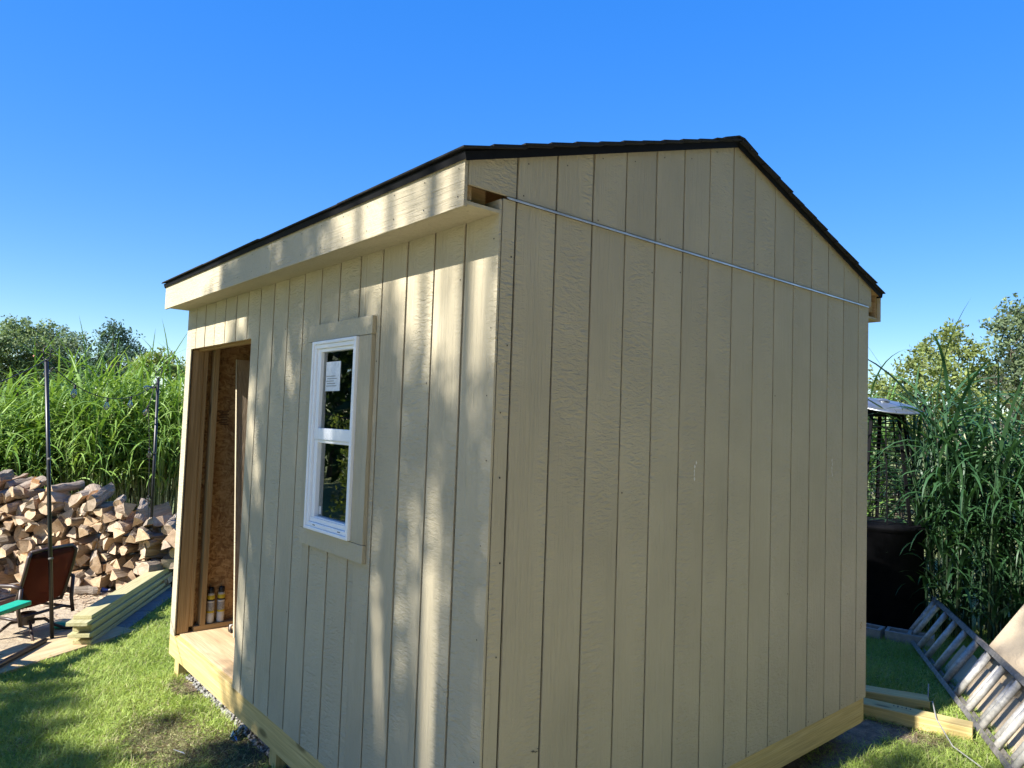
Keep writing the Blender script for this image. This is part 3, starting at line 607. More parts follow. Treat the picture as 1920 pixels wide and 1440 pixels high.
# rubbish
def crushed(nm, lab_, cat, c, L_, r, mat, ang, seed):
    r_ = random.Random(seed); d = Vector((math.cos(ang), math.sin(ang), .06)); pts = [Vector(c) + d * L_ * (t - .5) for t in (0, .08, .2, .4, .6, .8, .92, 1)]
    m = MB(); m.tube(pts, [r * .4, r * .9, r, r * .8, r * .95, r * .7, r * .4, r * .35], 10); m.v = [tuple(Vector(v) + Vector((r_.uniform(-1, 1), r_.uniform(-1, 1), r_.uniform(-1, 1))) * r * .24) for v in m.v]
    o_ = thing(nm, lab_, cat, (c[0], c[1], c[2] - r)); m.build('body', mat, o_, False); e = pts[-1]
    MB().tube([e, e + d * .018], r * .38, 10).build('cap', M_WHITEL if cat == 'bottle' else M_ALU, o_, True); return o_
crushed('plastic_bottle', 'crumpled blue plastic bottle lying under the shed rim board', 'bottle', (-2.34, .05, .036), .14, .030, M_BLUEPET, 2.2, 1)
crushed('drink_can', 'blue drink can lying on the sand before the firewood', 'can', (-6.50, .12, .036), .13, .032, M_CAN, .9, 2)
o = MB().add([(-2.30, -.33, .05), (-2.265, -.335, .062), (-2.20, -.30, .055), (-2.24, -.295, .048)], [(0, 1, 2, 3)]).build('paper_scrap', M_PAPER); o.modifiers.new('t', 'SOLIDIFY').thickness = .001; tag(o, 'white paper scrap lying on the shaded lawn', 'scrap')
o = MB().lathe((-5.35, -.42, .03), [(.02, -.02), (.06, -.015), (.07, .0), (.05, .025), (.01, .03)], 9).build('green_toy', M_GREEN, None, True); tag(o, 'small green plastic toy lying on the sand under the chair', 'toy')

# ------------------------------------------------------------------ firewood
pdir = Vector((.66, .75, 0)).normalized(); pn_ = Vector((.75, -.66, 0)).normalized(); pile0 = Vector((-7.62, -.82, .004))
def log_mesh(r, L_, kind, seed):
    r_ = random.Random(seed); m = MB(); n = 10
    if kind == 'round': sec = [(math.cos(a) * r * r_.uniform(.88, 1.08), math.sin(a) * r * r_.uniform(.85, 1.05)) for a in [2 * math.pi * k / n for k in range(n)]]; sm = [1] * n
    elif kind == 'half':
        sec = [(math.cos(a) * r * 1.15, math.sin(a) * r * 1.05 - r * .35) for a in [math.pi * k / 6 for k in range(7)]]; sec.append((-.1 * r, -r * .42 + r_.uniform(-.1, .1) * r)); sm = [1] * 6 + [0, 0]
    else:
        sp = r_.uniform(.9, 1.5); sec = [(-r * .8, 0)] + [(-r * .8 + 1.85 * r * math.cos(a), 1.85 * r * math.sin(a)) for a in [sp * (k / 4 - .5) for k in range(5)]]; sm = [0, 1, 1, 1, 1, 0]
    rot = r_.uniform(0, 6.28); sec = [(a * math.cos(rot) - b * math.sin(rot), a * math.sin(rot) + b * math.cos(rot)) for a, b in sec]; k = len(sec); xs = [-L_ / 2, -L_ * .33, -L_ / 8, L_ / 8, L_ * .33, L_ / 2]
    vs = []
    for i, x_ in enumerate(xs):
        t = r_.uniform(.92, 1.06); dy, dz = r_.uniform(-.008, .008), r_.uniform(-.008, .008); tilt = r_.uniform(-.3, .3) if i in (0, 5) else 0
        for a, b in sec: q = r_.uniform(.90, 1.08); vs.append((x_ + tilt * a + (r_.uniform(-.012, .012) if i in (0, 5) else 0), a * t * q + dy, b * t * q + dz))
    m.add(vs, [])
    for i in range(5):
        for j in range(k): m.f.append((i * k + j, i * k + (j + 1) % k, (i + 1) * k + (j + 1) % k, (i + 1) * k + j)); m.m.append(1 if sm[j] else 0)
    m.f += [tuple(range(k))[::-1], tuple(range(5 * k, 6 * k))]; m.m += [2, 2]
    return m
protos = []
for i in range(40):
    kind = ('wedge', 'half', 'half', 'wedge', 'round', 'wedge')[i % 6]; rr = .038 + .038 * random.random()
    o = log_mesh(rr, random.uniform(.36, .46), kind, 100 + i).build('firewood_log', [random.choice((M_SPLIT, M_SPLIT2, M_SPLIT, M_SPLIT2, M_SPLIT3)) , M_BARK, random.choice(M_END)], None, bevel=0)
    o['rr'] = rr; protos.append(o)
zr = .06; row = 0; nlog = 0; used = set()
def put_log(pos, yaw, pitch, sc, label, seen=None):
    global nlog
    k = random.randrange(len(protos)) if nlog >= len(protos) else nlog
    src = protos[k]
    if k in used: o_ = src.copy(); COL.objects.link(o_)
    else: o_ = src; used.add(k)
    nlog += 1
    o_.location = pos; o_.rotation_mode = 'XYZ'; o_.rotation_euler = (random.uniform(0, 6.28), pitch, yaw); o_.scale = (random.uniform(.9, 1.1), sc, sc)
    tag(o_, label, 'firewood', 'firewood logs in the stacked pile'); return o_
yaw0 = math.atan2(pn_.y, pn_.x)
ORD = ('first second third fourth fifth sixth seventh eighth ninth tenth eleventh twelfth thirteenth fourteenth fifteenth sixteenth seventeenth eighteenth nineteenth twentieth ' + ' '.join('twenty-' + q for q in 'first second third fourth fifth sixth seventh eighth ninth'.split())).split()
while zr < 1.12:
    s_ = -.38 + (row % 2) * .06; ni = 0
    while s_ < 2.05:
        hmax = 1.10 - .10 * max(s_, 0) - .35 * max(s_ - 1.45, 0) + .04 * math.sin(s_ * 7)
        st = random.uniform(.085, .15)
        if zr < hmax:
            p = pile0 + pdir * s_ + pn_ * random.uniform(-.09, .12) + Vector((0, 0, zr + random.uniform(-.03, .03)))
            put_log(p, yaw0 + random.gauss(0, .34), random.gauss(0, .15), random.uniform(.85, 1.35), 'split firewood log, %s from the left in the %s row up of the firewood pile' % (ORD[ni], ORD[row])); ni += 1
        s_ += st
    zr += .090; row += 1
for ti, (s_, z_, dy) in enumerate(((-.25, 1.17, -.3), (.15, 1.14, .3), (.5, 1.10, .55), (.85, 1.06, -.2), (1.15, 1.02, .6), (1.45, .93, .4))):
    put_log(pile0 + pdir * s_ + Vector((0, 0, z_)), yaw0 + dy, random.uniform(-.1, .1), 1.05, 'loose split log lying on top of the firewood pile, %s from the left' % ORD[ti])
o = log_mesh(.13, .48, 'round', 900).build('firewood_log', [M_SPLIT2, M_BARK, M_END[2]]); o.location = pile0 + pdir * .32 + pn_ * .55 + Vector((0, 0, .12)); o.rotation_euler = (0, .03, yaw0 + 1.0); tag(o, 'thick grey barked log lying on the sand left of the brown chair', 'firewood')
for (s_, q, lab_) in ((1.0, .36, 'short tan log chunk lying at the foot of the pile by the blue can'), (1.35, .34, 'cream split chunk lying at the foot of the pile near the lumber'), (.72, .38, 'dark split chunk lying on the sand beside the chair back')):
    o = log_mesh(.06, .25, 'wedge', int(s_ * 100)).build('firewood_log', [M_SPLIT, M_BARK, M_END[0]]); o.location = pile0 + pdir * s_ + pn_ * q + Vector((0, 0, .055)); o.rotation_euler = (random.random() * 6, 0, random.random() * 3); tag(o, lab_, 'firewood')
# bark chips on the sand
V, F = [], []
for i in range(900):
    p = pile0 + pdir * rng.uniform(-.6, 1.9) + pn_ * (.25 + abs(rng.normal(0, .45))); a = rng.uniform(0, 3.14); l_, w_ = rng.uniform(.01, .045), rng.uniform(.004, .014); d = np.array([math.cos(a) * l_, math.sin(a) * l_, rng.uniform(-.006, .006)]); q = np.array([-math.sin(a) * w_, math.cos(a) * w_, rng.uniform(-.006, .008)]); c_ = np.array([p.x, p.y, .018])
    b_ = len(V); V += [c_ - d - q, c_ + d - q * .6, c_ + d * .8 + q, c_ - d + q]; F.append((b_, b_ + 1, b_ + 2, b_ + 3))
tag(np_obj('wood_chips', V, F, M_SPLIT2), 'scattered bark chips and splinters on the sand by the firewood', 'wood chips', kind='stuff')
o = thing('log_rack', 'black steel tube rack end at the right of the firewood', 'rack', (-6.24, .92, .004))
ra = Vector((-6.30, .74, .004)); rb = ra + Vector((-.42, .36, 0))
MB().tube([ra, ra + Vector((0, 0, .74)), ra + Vector((-.02, .015, .80)), ra + Vector((-.07, .06, .83)), rb + Vector((.05, -.04, .83)), rb + Vector((.01, -.01, .80)), rb + Vector((0, 0, .74)), rb], .0135, 8).build('rack_hoop', M_BLACK, o, True)
MB().tube([ra + Vector((0, 0, .03)), ra + Vector((-.9, -1.05, .03))], .0135, 8).build('rack_rail', M_BLACK, o, True)

# ------------------------------------------------------------------ right side things
def beam(x0, y0, dx, dy, L_, wd, h, z, label, axis=0):
    o_ = MB().box(-L_, 0, -wd / 2, wd / 2, 0, h).build('lumber_beam', M_TREAT[0], bevel=.004); o_.location = (x0, y0, z); o_.rotation_euler = (0, 0, math.atan2(dy, dx)); return tag(o_, label, 'beam', 'treated beams behind the shed')
beam(.385, 3.745, .965, .26, 1.9, .14, .088, .006, 'yellow treated beam with black print lying nearest the ladder')
beam(.03, 4.02, .90, .44, 1.7, .14, .088, .006, 'yellow treated beam lying on the grass behind the nearer beam')
pr = MB()
for q, wd in enumerate((.012, .02, .008, .016, .012)): pr.obox((-.06 + q * .024, 3.655 + q * .0065, .0958), (.965, .26, 0), (-.26, .965, 0), (0, 0, 1), .0035, wd / 1.2, .0004)
for ch in [o_ for o_ in bpy.data.objects if o_.name.startswith('lumber_beam')][:1]:
    po = pr.build('stamp_print', M_NAIL); po.parent = ch; po.matrix_parent_inverse = Matrix.LocRotScale(ch.location, ch.rotation_euler, None).inverted()
def ladder():
    L0 = Vector((-.798, 5.854, .03)); U0 = Vector((-.585, 5.975, .392)); lu = Vector((.513, -.858, 0)).normalized(); wv = (U0 - L0); wv -= lu * wv.dot(lu); nrm = wv.cross(lu).normalized()
    if nrm.x > 0: nrm = -nrm     # faces the camera/left side
    o_ = thing('ladder', 'weathered aluminium extension ladder lying on edge across the tan panels', 'ladder', L0)
    LL = 4.6
    for sec, (st, dp) in enumerate(((0, .0), (.42, -.055))):
        sn = ('base_section', 'fly_section')[sec]
        for base in (L0, L0 + wv):
            inw = 1 if base == L0 else -1; wu = wv.normalized(); a = base + lu * st + nrm * dp + wu * (.012 * inw if sec else 0); b = a + lu * (LL - st)
            mm = MB().obox((a + b) / 2, lu, nrm, wu, (LL - st) / 2, .026, .0025)
            for e in (-1, 1): mm.obox((a + b) / 2 + nrm * e * .0265 + wu * inw * .010, lu, nrm, wu, (LL - st) / 2, .0022, .018)
            mm.build('rail', M_ALUDK, o_)
        t = st + .16
        while t < LL - .1:
            a = L0 + lu * t + nrm * dp + wv * .02; b = a + wv * .96; MB().tube([a, b], .0235 if sec == 0 else .020, 10).build('rung', M_ALU, o_, True); t += .305
    # end cap plates
    for e in (0, 1):
        a = L0 + wv * e; MB().obox(a - lu * .03, lu, nrm, wv, .05, .029, .004).build('end_cap', M_ALUDK, o_, bevel=.003)
    MB().tube([L0 + lu * .03 + wv * .03, L0 + lu * .03 + wv * .97], .024, 10).build('rung', M_ALU, o_, True)
    return L0, lu, wv, nrm
L0, lu, wv, nrm = ladder()
wu = wv.normalized()
# tan panels leaning behind and under the ladder
def leaning(nm, label, s0, s1, w0, w1, dp, mat, th=.011):
    m_ = MB().obox(L0 + lu * (s0 + s1) / 2 + wu * (w0 + w1) / 2 + nrm * dp, lu, wu, nrm, (s1 - s0) / 2, (w1 - w0) / 2, th / 2); return tag(m_.build(nm, mat, bevel=.002), label, 'panel', 'tan siding offcuts by the ladder')
M_TAN = mat_siding('tan_offcut', 2, (.50, .40, .27), .2)
leaning('siding_offcut', 'wide tan siding sheet standing behind the upper ladder rail', 1.30, 3.8, .0, 1.15, -.105, M_TAN)
leaning('siding_offcut', 'long tan siding strip visible between the ladder rungs', .95, 3.6, .0, .30, -.090, M_TAN)
for q in range(3):
    a = Vector((.28 + .20 * q, 4.55 - .36 * q, .012)); o_ = MB().box(-.9, .9, -.045, .045, 0, .019).build('wood_slat', M_STUD[0], bevel=.002); o_.location = a; o_.rotation_euler = (0, 0, math.atan2(lu.y, lu.x) + .05 * q); tag(o_, ('far', 'middle', 'near')[q] + ' tan wooden slat lying under the ladder', 'slat', 'slats under the ladder')
o = MB().tube([(-.05, 4.25, .12), (-.02, 4.15, .02), (.08, 3.95, .10), (.22, 3.60, .115), (.38, 3.40, .05), (.60, 3.25, .03), (.8, 3.1, .02)], .0042, 6).build('loose_cable', M_CABLEG, None, True); tag(o, 'grey loose cable curving over the beam beside the ladder', 'cable')
# concrete blocks
def block(x, y, ang, lab_):
    o_ = thing('concrete_block', lab_, 'block', (x, y, .006), 'concrete blocks at the heater foot'); m_ = MB(); W_, D_, H_, t_ = .39, .19, .10, .03
    for a, b in ((-W_ / 2, -W_ / 2 + t_), (-t_ / 2, t_ / 2), (W_ / 2 - t_, W_ / 2)): m_.box(a, b, -D_ / 2 + t_, D_ / 2 - t_, 0, H_)
    m_.box(-W_ / 2, W_ / 2, -D_ / 2, -D_ / 2 + t_, 0, H_); m_.box(-W_ / 2, W_ / 2, D_ / 2 - t_, D_ / 2, 0, H_); b_ = m_.build('block_body', M_CONC); b_.parent = o_; o_.rotation_euler = (0, 0, ang)
block(-1.10, 5.55, .15, 'grey hollow concrete block lying flat nearest the shed wall'); block(-.70, 5.66, .25, 'grey hollow concrete block lying flat at the ladder end')
# fire tower / patio heater
def heater():
    c = Vector((-1.14, 6.12, .004)); o_ = thing('fire_tower', 'tall black steel outdoor fireplace with wire sides and tilted round lid', 'fireplace', c)
    MB().lathe(c, [(.36, 0), (.38, .02), (.38, .98), (.41, 1.0), (.41, 1.03), (.36, 1.05)], 28).build('fire_drum', M_RUST, o_, True)
    q = 10; 
    def corner(k, t): a = k * 2 * math.pi / q + .2; r_ = .36 * (1 - t) + .20 * t; return c + Vector((math.cos(a) * r_, math.sin(a) * r_, 1.05 + t * 1.13))
    for k in range(q): MB().bar(corner(k, 0), corner(k, 1), .035 if k % 2 else .012, .012, (math.cos(k * 2 * math.pi / q + .2), math.sin(k * 2 * math.pi / q + .2), 0)).build('upright', M_RUST, o_)
    for i in range(27):
        t = .02 + i * .036; MB().tube([corner(k, t) for k in range(q)] + [corner(0, t)], .0035, 5).build('wire_ring', M_RUST, o_, True)
    tm = Matrix.Rotation(R(-9), 3, 'X') @ Matrix.Rotation(R(9), 3, 'Y'); tm = Matrix.Rotation(R(15), 3, Vector((.45, .80, 0)))
    lid = MB().lathe(c + Vector((0, 0, 2.235)), [(.03, .050), (.06, .046), (.34, .010), (.365, .0), (.355, -.010), (.05, .03)], 32, M=tm).build('lid', M_LIDMETAL, o_, True)
    lid['label'] = 'bluish steel round lid tilted to the left'
    MB().lathe(c + Vector((0, 0, 2.235)), [(.06, .044), (.06, .058), (.035, .068), (.012, .071)], 16, M=tm).build('lid_knob', M_LIDMETAL, o_, True)
    MB().lathe(c + Vector((0, 0, 2.12)), [(.20, 0), (.21, .01), (.21, .06), (.20, .07)], 20).build('top_ring', M_RUST, o_, True)
heater()

# ------------------------------------------------------------------ chain-link fence
def fence():
    a = Vector((-2.6, 7.25, .004)); b = Vector((3.0, 8.6, .004)); d = (b - a).normalized(); Ln = (b - a).length; Hh = 1.22
    o_ = thing('chain_link_fence', 'grey chain link fence with a top rail behind the tall grass clump', 'fence', a)
    MB().tube([a + Vector((0, 0, Hh)), b + Vector((0, 0, Hh))], .021, 10).build('top_rail', M_ALUDK, o_, True)
    n_ = 3
    for i in range(n_ + 1): p = a + d * Ln * i / n_; MB().tube([p, p + Vector((0, 0, Hh + .05))], .025, 10).build('post', M_ALUDK, o_, True)
    MB().tube([a + d * Ln * .62 + Vector((0, 0, Hh - .1)), a + d * Ln * .42 + Vector((0, 0, .4))], .019, 8).build('brace', M_ALUDK, o_, True)
    V, F = [], []; sp = .075; nrm_ = np.array([-d.y, d.x, 0]); dd = np.array([d.x, d.y, 0]); A = np.array(a) - np.array([0, 0, 0])
    nz = int(Hh / sp); nx = int(Ln / sp); r_ = .0022
    for sgn in (1, -1):
        for k in range(-nz, nx + nz):
            x0_, z0_ = k * sp, 0.0; x1_, z1_ = (k + sgn * nz) * sp, nz * sp
            if min(x0_, x1_) < 0 or max(x0_, x1_) > Ln: continue
            p0, p1 = A + dd * x0_ + np.array([0, 0, .02 + z0_]), A + dd * x1_ + np.array([0, 0, .02 + z1_]); ax = (p1 - p0) / np.linalg.norm(p1 - p0); s1 = np.cross(ax, nrm_); off = nrm_ * (.002 * sgn)
            base = len(V)
            for p in (p0, p1):
                for j in range(3): an = j * 2.094; V.append(p + off + (nrm_ * math.cos(an) + s1 * math.sin(an)) * r_)
            for j in range(3): F.append((base + j, base + (j + 1) % 3, base + 3 + (j + 1) % 3, base + 3 + j))
    tag(np_obj('wire_mesh', V, F, M_ALUDK, o_, off=a), kind='stuff')
fence()

# ------------------------------------------------------------------ vegetation
def ribbons(P, az, e0, e1, L_, W_, nseg=7, pw=1.0, twist=None):
    n = len(P); s = np.linspace(0, 1, nseg + 1); pts = np.zeros((n, nseg + 1, 3)); pts[:, 0] = P
    for i in range(nseg):
        sm = ((s[i] + s[i + 1]) / 2) ** pw; e = e0 + (e1 - e0) * sm; st = (L_ / nseg)[:, None]
        pts[:, i + 1] = pts[:, i] + st * np.stack([np.cos(e) * np.cos(az), np.cos(e) * np.sin(az), np.sin(e)], 1)
    prof = np.minimum(1, .45 + 3 * s) * np.clip(1 - s, 0, 1) ** .55; prof[-1] = .04
    tw = np.zeros(n) if twist is None else twist
    side = np.stack([-np.sin(az) * np.cos(tw), np.cos(az) * np.cos(tw), np.sin(tw)], 1)
    hw = (W_[:, None] * prof[None] / 2)[:, :, None] * side[:, None, :]
    V = np.stack([pts - hw, pts + hw], 2).reshape(-1, 3)
    b = (np.arange(n) * (nseg + 1) * 2)[:, None] + (np.arange(nseg) * 2)[None]; F = np.stack([b, b + 1, b + 3, b + 2], 2).reshape(-1, 4)
    return V, F, (nseg + 1) * 2
def reed_clump(seed, label, n_st, spread, H0, leafL, loc, green=((.15, .28, .035), (.36, .50, .13)), stemc=((.58, .52, .28), (.32, .38, .12)), lean=.12, per=(8, 13), low=.22, wmul=1.0, droop=(-85, -25), erect=(62, 84)):
    r_ = np.random.default_rng(seed); o_ = thing('tall_grass_clump', label, 'tall grass', loc, 'clumps of tall reed grass')
    SV, SF, SC = [], [], []; P, AZ, LL, WW, E0, E1, TC = [], [], [], [], [], [], []
    for k in range(n_st):
        a = r_.uniform(0, 6.283); rad = spread * math.sqrt(r_.uniform()); b0 = np.array([math.cos(a) * rad, math.sin(a) * rad, 0]); ln = r_.normal(0, lean, 2) + .10 * b0[:2] / max(spread, .1); H = H0 * r_.uniform(.72, 1.08)
        top = b0 + np.array([ln[0] * H * .55, ln[1] * H * .55, H * .82]); mid = (b0 + top) / 2 - np.array([ln[0], ln[1], 0]) * .12 * H
        rr = r_.uniform(.006, .0105); bs = len(SV); c_ = np.array(stemc[0]) * r_.uniform(.7, 1.2) if r_.uniform() < .7 else np.array(stemc[1])
        for q, (p, ra_) in enumerate(((b0, rr), (mid, rr * .9), (top, rr * .45))):
            for j in range(4): SV.append(p + np.array([math.cos(j * 1.571), math.sin(j * 1.571), 0]) * ra_); SC.append(c_ if q < 1 else (np.array(stemc[1]) if q == 2 else (c_ + np.array(stemc[1])) / 2))
        for q in range(2):
            for j in range(4): SF.append((bs + q * 4 + j, bs + q * 4 + (j + 1) % 4, bs + q * 4 + 4 + (j + 1) % 4, bs + q * 4 + 4 + j))
        nl_ = r_.integers(*per); a0 = r_.uniform(0, 6.28)
        for i in range(nl_):
            t = low + (1 - low) * (i + r_.uniform(0, .8)) / nl_; t = min(t, 1.0); p = (1 - t) ** 2 * b0 + 2 * t * (1 - t) * (2 * mid - (b0 + top) / 2) + t * t * top
            P.append(p); AZ.append(a0 + (i % 2) * 3.14 + r_.normal(0, .6)); LL.append(leafL * r_.uniform(.6, 1.15) * (.45 + .65 * t)); WW.append(.034 * wmul * r_.uniform(.65, 1.25)); E0.append(R(r_.uniform(*erect))); E1.append(R(r_.uniform(*droop) if t < .95 else r_.uniform(-50, 55)))
            gcol = np.array(green[0]) + (np.array(green[1]) - np.array(green[0])) * r_.uniform() * (.5 + .5 * t)
            if t < .42 and r_.uniform() < .35 and sum(green[0]) > .25: gcol = np.array((.30, .25, .12)) * r_.uniform(.7, 1.2)
            TC.append(gcol)
    V, F, pv = ribbons(np.array(P), np.array(AZ), np.array(E0), np.array(E1), np.array(LL), np.array(WW), 8, 1.15, r_.normal(0, .35, len(P)))
    tag(np_obj('leaves', V, F, M_REED, o_, np.repeat(np.array(TC), pv, 0), True), kind='stuff'); tag(np_obj('stems', SV, SF, M_STEM, o_, np.array(SC), True), kind='stuff')
    return o_
REED = [reed_clump(s_, 'x', 42, .30, 2.45, 1.08, (0, 0, 0), per=(6, 9), low=.56) for s_ in (11, 12, 13)]
spots = []
left = Vector((-9.35, -2.2)); right = Vector((-8.35, 1.75)); NR = 10
words = ('first', 'second', 'third', 'fourth', 'fifth', 'sixth', 'seventh', 'eighth', 'ninth', 'tenth')
for rw in range(3):
    for i in range(NR):
        t = (i + (.5 if rw % 2 else 0)) / NR; p = left.lerp(right, t); hgt = (.74 + .24 * min(max((t - .40) / .22, 0), 1)) * random.uniform(.93, 1.04) * (1, 1.03, 1.05)[rw]
        spots.append((p.x - rw * .42 + random.uniform(-.1, .1), p.y + random.uniform(-.1, .1), hgt, rw, i))
for n_, (x_, y_, sc, rw, i) in enumerate(spots):
    src = REED[n_ % 3]; o_ = src if n_ < 3 else copy_tree(src, (0, 0, 0))
    o_.location = (x_, y_, .003); o_.rotation_euler = (0, 0, random.uniform(0, 6.28)); o_.scale = (1, 1, sc)
    o_['label'] = '%s green reed clump from the left in the %s row behind the firewood' % (words[i], ('front', 'middle', 'back')[rw])
SHADE_GREEN = ((.035, .10, .035), (.085, .18, .065))  # reed greens darkened so the colour carries the shade they stand in
for sd, loc, H0, n_, sp, lab_ in ((31, (-.66, 6.30, .003), 2.6, 46, .24, 'tall shade-darkened green reed clump rising highest beside the fireplace'), (32, (-.18, 6.62, .003), 2.3, 52, .32, 'broad shade-darkened green reed clump behind the ladder end'), (33, (.22, 6.95, .003), 2.05, 42, .28, 'lower shade-darkened reed clump at the right by the fence'), (34, (-1.75, 7.0, .003), 2.75, 26, .25, 'reed clump behind the fireplace showing above its lid')):
    reed_clump(sd, lab_, n_, sp, H0, 1.08, loc, SHADE_GREEN if sd != 34 else ((.09, .20, .03), (.16, .28, .06)), ((.09, .11, .05), (.04, .09, .04)), .10, (9, 13), .03, 1.12, (-85, 20), (66, 87))  # stem colours lowered for that shade as well

def tree(name, label, base, blobs, trunk_r, leaf, col, seed, dens=1.0, group='trees', flat=.85, fork=None, cat='tree', vary=.35, bare=0):
    r_ = np.random.default_rng(seed); b = Vector(base); o_ = thing(name, label, cat, base, group)
    m = MB(); top = Vector(np.mean([bl[:3] for bl in blobs], 0)); fk = Vector(fork) if fork else Vector((b.x + (top.x - b.x) * .25, b.y + (top.y - b.y) * .25, b.z + (top.z - b.z) * .45))
    m.tube([b, b.lerp(fk, .5) + Vector((r_.normal(0, .05), r_.normal(0, .05), 0)), fk, fk.lerp(top, .8)], [trunk_r * 1.25, trunk_r, trunk_r * .8, trunk_r * .3], 9)
    P, Cc = [], []
    for (x_, y_, z_, rad) in blobs:
        c_ = Vector((x_, y_, z_)); mid = fk.lerp(c_, .5) + Vector((r_.normal(0, .08), r_.normal(0, .08), r_.uniform(.0, .2))) * rad
        m.tube([fk.lerp(b, .0), mid, c_], [trunk_r * .45, trunk_r * .25, trunk_r * .08], 6, caps=False)
        ntw = 4 if len(blobs) > 60 else 9
        tips = []
        for k in range(ntw):
            d = r_.normal(0, 1, 3); d /= np.linalg.norm(d); tip = c_ + Vector(d * np.array([1, 1, flat])) * rad * r_.uniform(.55, .95); m.tube([c_, c_.lerp(tip, .5) + Vector(r_.normal(0, .05, 3)) * rad, tip], [trunk_r * .09, trunk_r * .06, trunk_r * .02], 4, caps=False); tips.append(tip)
        if bare and r_.uniform() < bare: continue
        n_ = int(dens * 5.0 * (rad / leaf) ** 2)
        # leaves gathered in twig clusters inside the blob
        nc_ = max(10, n_ // 14); dirs = r_.normal(0, 1, (nc_, 3)); dirs /= np.linalg.norm(dirs, axis=1)[:, None]; rr = rad * np.power(r_.uniform(0, 1, nc_), .42) * (1 + r_.normal(0, .16, nc_)); cl = np.array(c_) + dirs * rr[:, None] * np.array([1, 1, flat])
        pick = r_.integers(0, nc_, n_); pts = cl[pick] + r_.normal(0, leaf * 1.25, (n_, 3)); P.append(pts)
        tone = r_.normal(1, vary * .5, nc_)[pick]; cc = np.array(col)[None] * np.clip(tone, .55, 1.5)[:, None] * (1 + r_.normal(0, .12, (n_, 1))); Cc.append(cc)
    m.build('trunk', M_TRUNK, o_, True, recalc=False)
    P = np.concatenate(P); Cc = np.clip(np.concatenate(Cc), .005, 1); n_ = len(P)
    u_ = r_.normal(0, 1, (n_, 3)); u_ /= np.linalg.norm(u_, axis=1)[:, None]; v_ = np.cross(u_, r_.normal(0, 1, (n_, 3))); v_ /= np.linalg.norm(v_, axis=1)[:, None]
    sz = leaf * r_.uniform(.6, 1.25, (n_, 1)); V = np.stack([P - u_ * sz, P + v_ * sz * .5 + u_ * sz * .1, P + u_ * sz, P - v_ * sz * .5 + u_ * sz * .1], 1).reshape(-1, 3); bidx = (np.arange(n_) * 4)[:, None]
    np_obj('crown', V, bidx + np.arange(4)[None], M_TLEAF, o_, np.repeat(Cc, 4, 0), off=base); return o_
CAMP = Vector((1.97303348, -1.60049383, 1.9293428))
def px(x_, y_, dist):
    d = FW + RT * ((x_ - 960) / 1337.38) - UP * ((y_ - 720) / 1337.38); return CAMP + d * (dist / math.hypot(d.x, d.y))
def bl(seed, items, dist, n=None):
    """blobs from (pixel x, pixel y, pixel radius) at a horizontal distance"""
    r_ = random.Random(seed); out = []
    for (x_, y_, r__) in items:
        p = px(x_, y_, dist + r_.uniform(-1.2, 1.2)); out.append((p.x, p.y, p.z, r__ * dist / 1337.38))
    return out
def ground_at(x_, dist): p = px(x_, 760, dist); return (p.x, p.y, 0.0)
# far trees behind the reeds
OL = (.22, .28, .12); GY = (.20, .26, .14); DK = (.08, .14, .085); YG = (.24, .28, .08)
tree('broadleaf_tree', 'rounded olive green tree at the far left above the reeds', ground_at(35, 36), bl(1, [(8, 640, 32), (30, 618, 30), (62, 625, 30), (45, 665, 38), (5, 690, 38), (70, 690, 36), (20, 735, 42), (60, 740, 40), (-35, 650, 40), (-40, 720, 45)], 36), .16, .075, OL, 41, 1.6, 'far trees beyond the reeds')
tree('broadleaf_tree', 'grey green feathery tree right of the far left tree', ground_at(118, 37), bl(2, [(95, 630, 26), (120, 636, 28), (145, 650, 24), (105, 670, 36), (140, 690, 34), (95, 720, 36), (130, 735, 38), (165, 705, 26), (80, 760, 40)], 37), .14, .07, GY, 42, 1.6, 'far trees beyond the reeds')
tree('conifer_tree', 'dark blue green upright tree standing above the reeds', ground_at(213, 34), bl(3, [(213, 612, 13), (200, 632, 20), (230, 636, 22), (215, 655, 28), (252, 655, 18), (188, 668, 24), (240, 678, 30), (205, 695, 30), (178, 700, 24), (250, 705, 28)], 34), .13, .06, DK, 43, 1.5, 'far trees beyond the reeds')
tree('bush', 'low yellow green bush behind the reeds next to the shed', ground_at(292, 30), bl(4, [(275, 690, 26), (300, 680, 24), (325, 690, 26), (255, 705, 24), (345, 700, 24)], 30), .08, .07, YG, 44, 1.8, 'far trees beyond the reeds', cat='bush')
tree('broadleaf_tree', 'large olive tree out at the left beyond the far left tree', ground_at(-120, 38), bl(5, [(-90, 640, 50), (-150, 620, 60), (-130, 700, 60), (-210, 670, 60), (-80, 730, 50)], 38), .18, .2, OL, 45, .7, 'far trees beyond the reeds')
# right trees
tree('broadleaf_tree', 'yellow green sparse tree behind the shade-darkened reed clump', ground_at(1745, 19), bl(6, [(1780, 628, 26), (1745, 660, 34), (1805, 655, 34), (1720, 700, 36), (1770, 705, 40), (1830, 700, 34), (1690, 740, 34), (1740, 760, 42), (1800, 760, 44), (1850, 750, 36), (1690, 800, 40), (1650, 770, 34), (1640, 720, 24), (1665, 735, 28), (1630, 800, 36)], 19), .10, .055, YG, 51, 1.7, 'trees behind the right fence')
tree('broadleaf_tree', 'tall grey green tree at the right edge of the view', ground_at(1930, 21), bl(7, [(1908, 585, 30), (1885, 615, 28), (1930, 620, 40), (1895, 660, 34), (1940, 680, 44), (1985, 640, 50), (1870, 700, 28), (1905, 735, 36), (1960, 740, 50), (2010, 700, 50)], 21), .14, .055, (.18, .23, .11), 52, 1.5, 'trees behind the right fence')
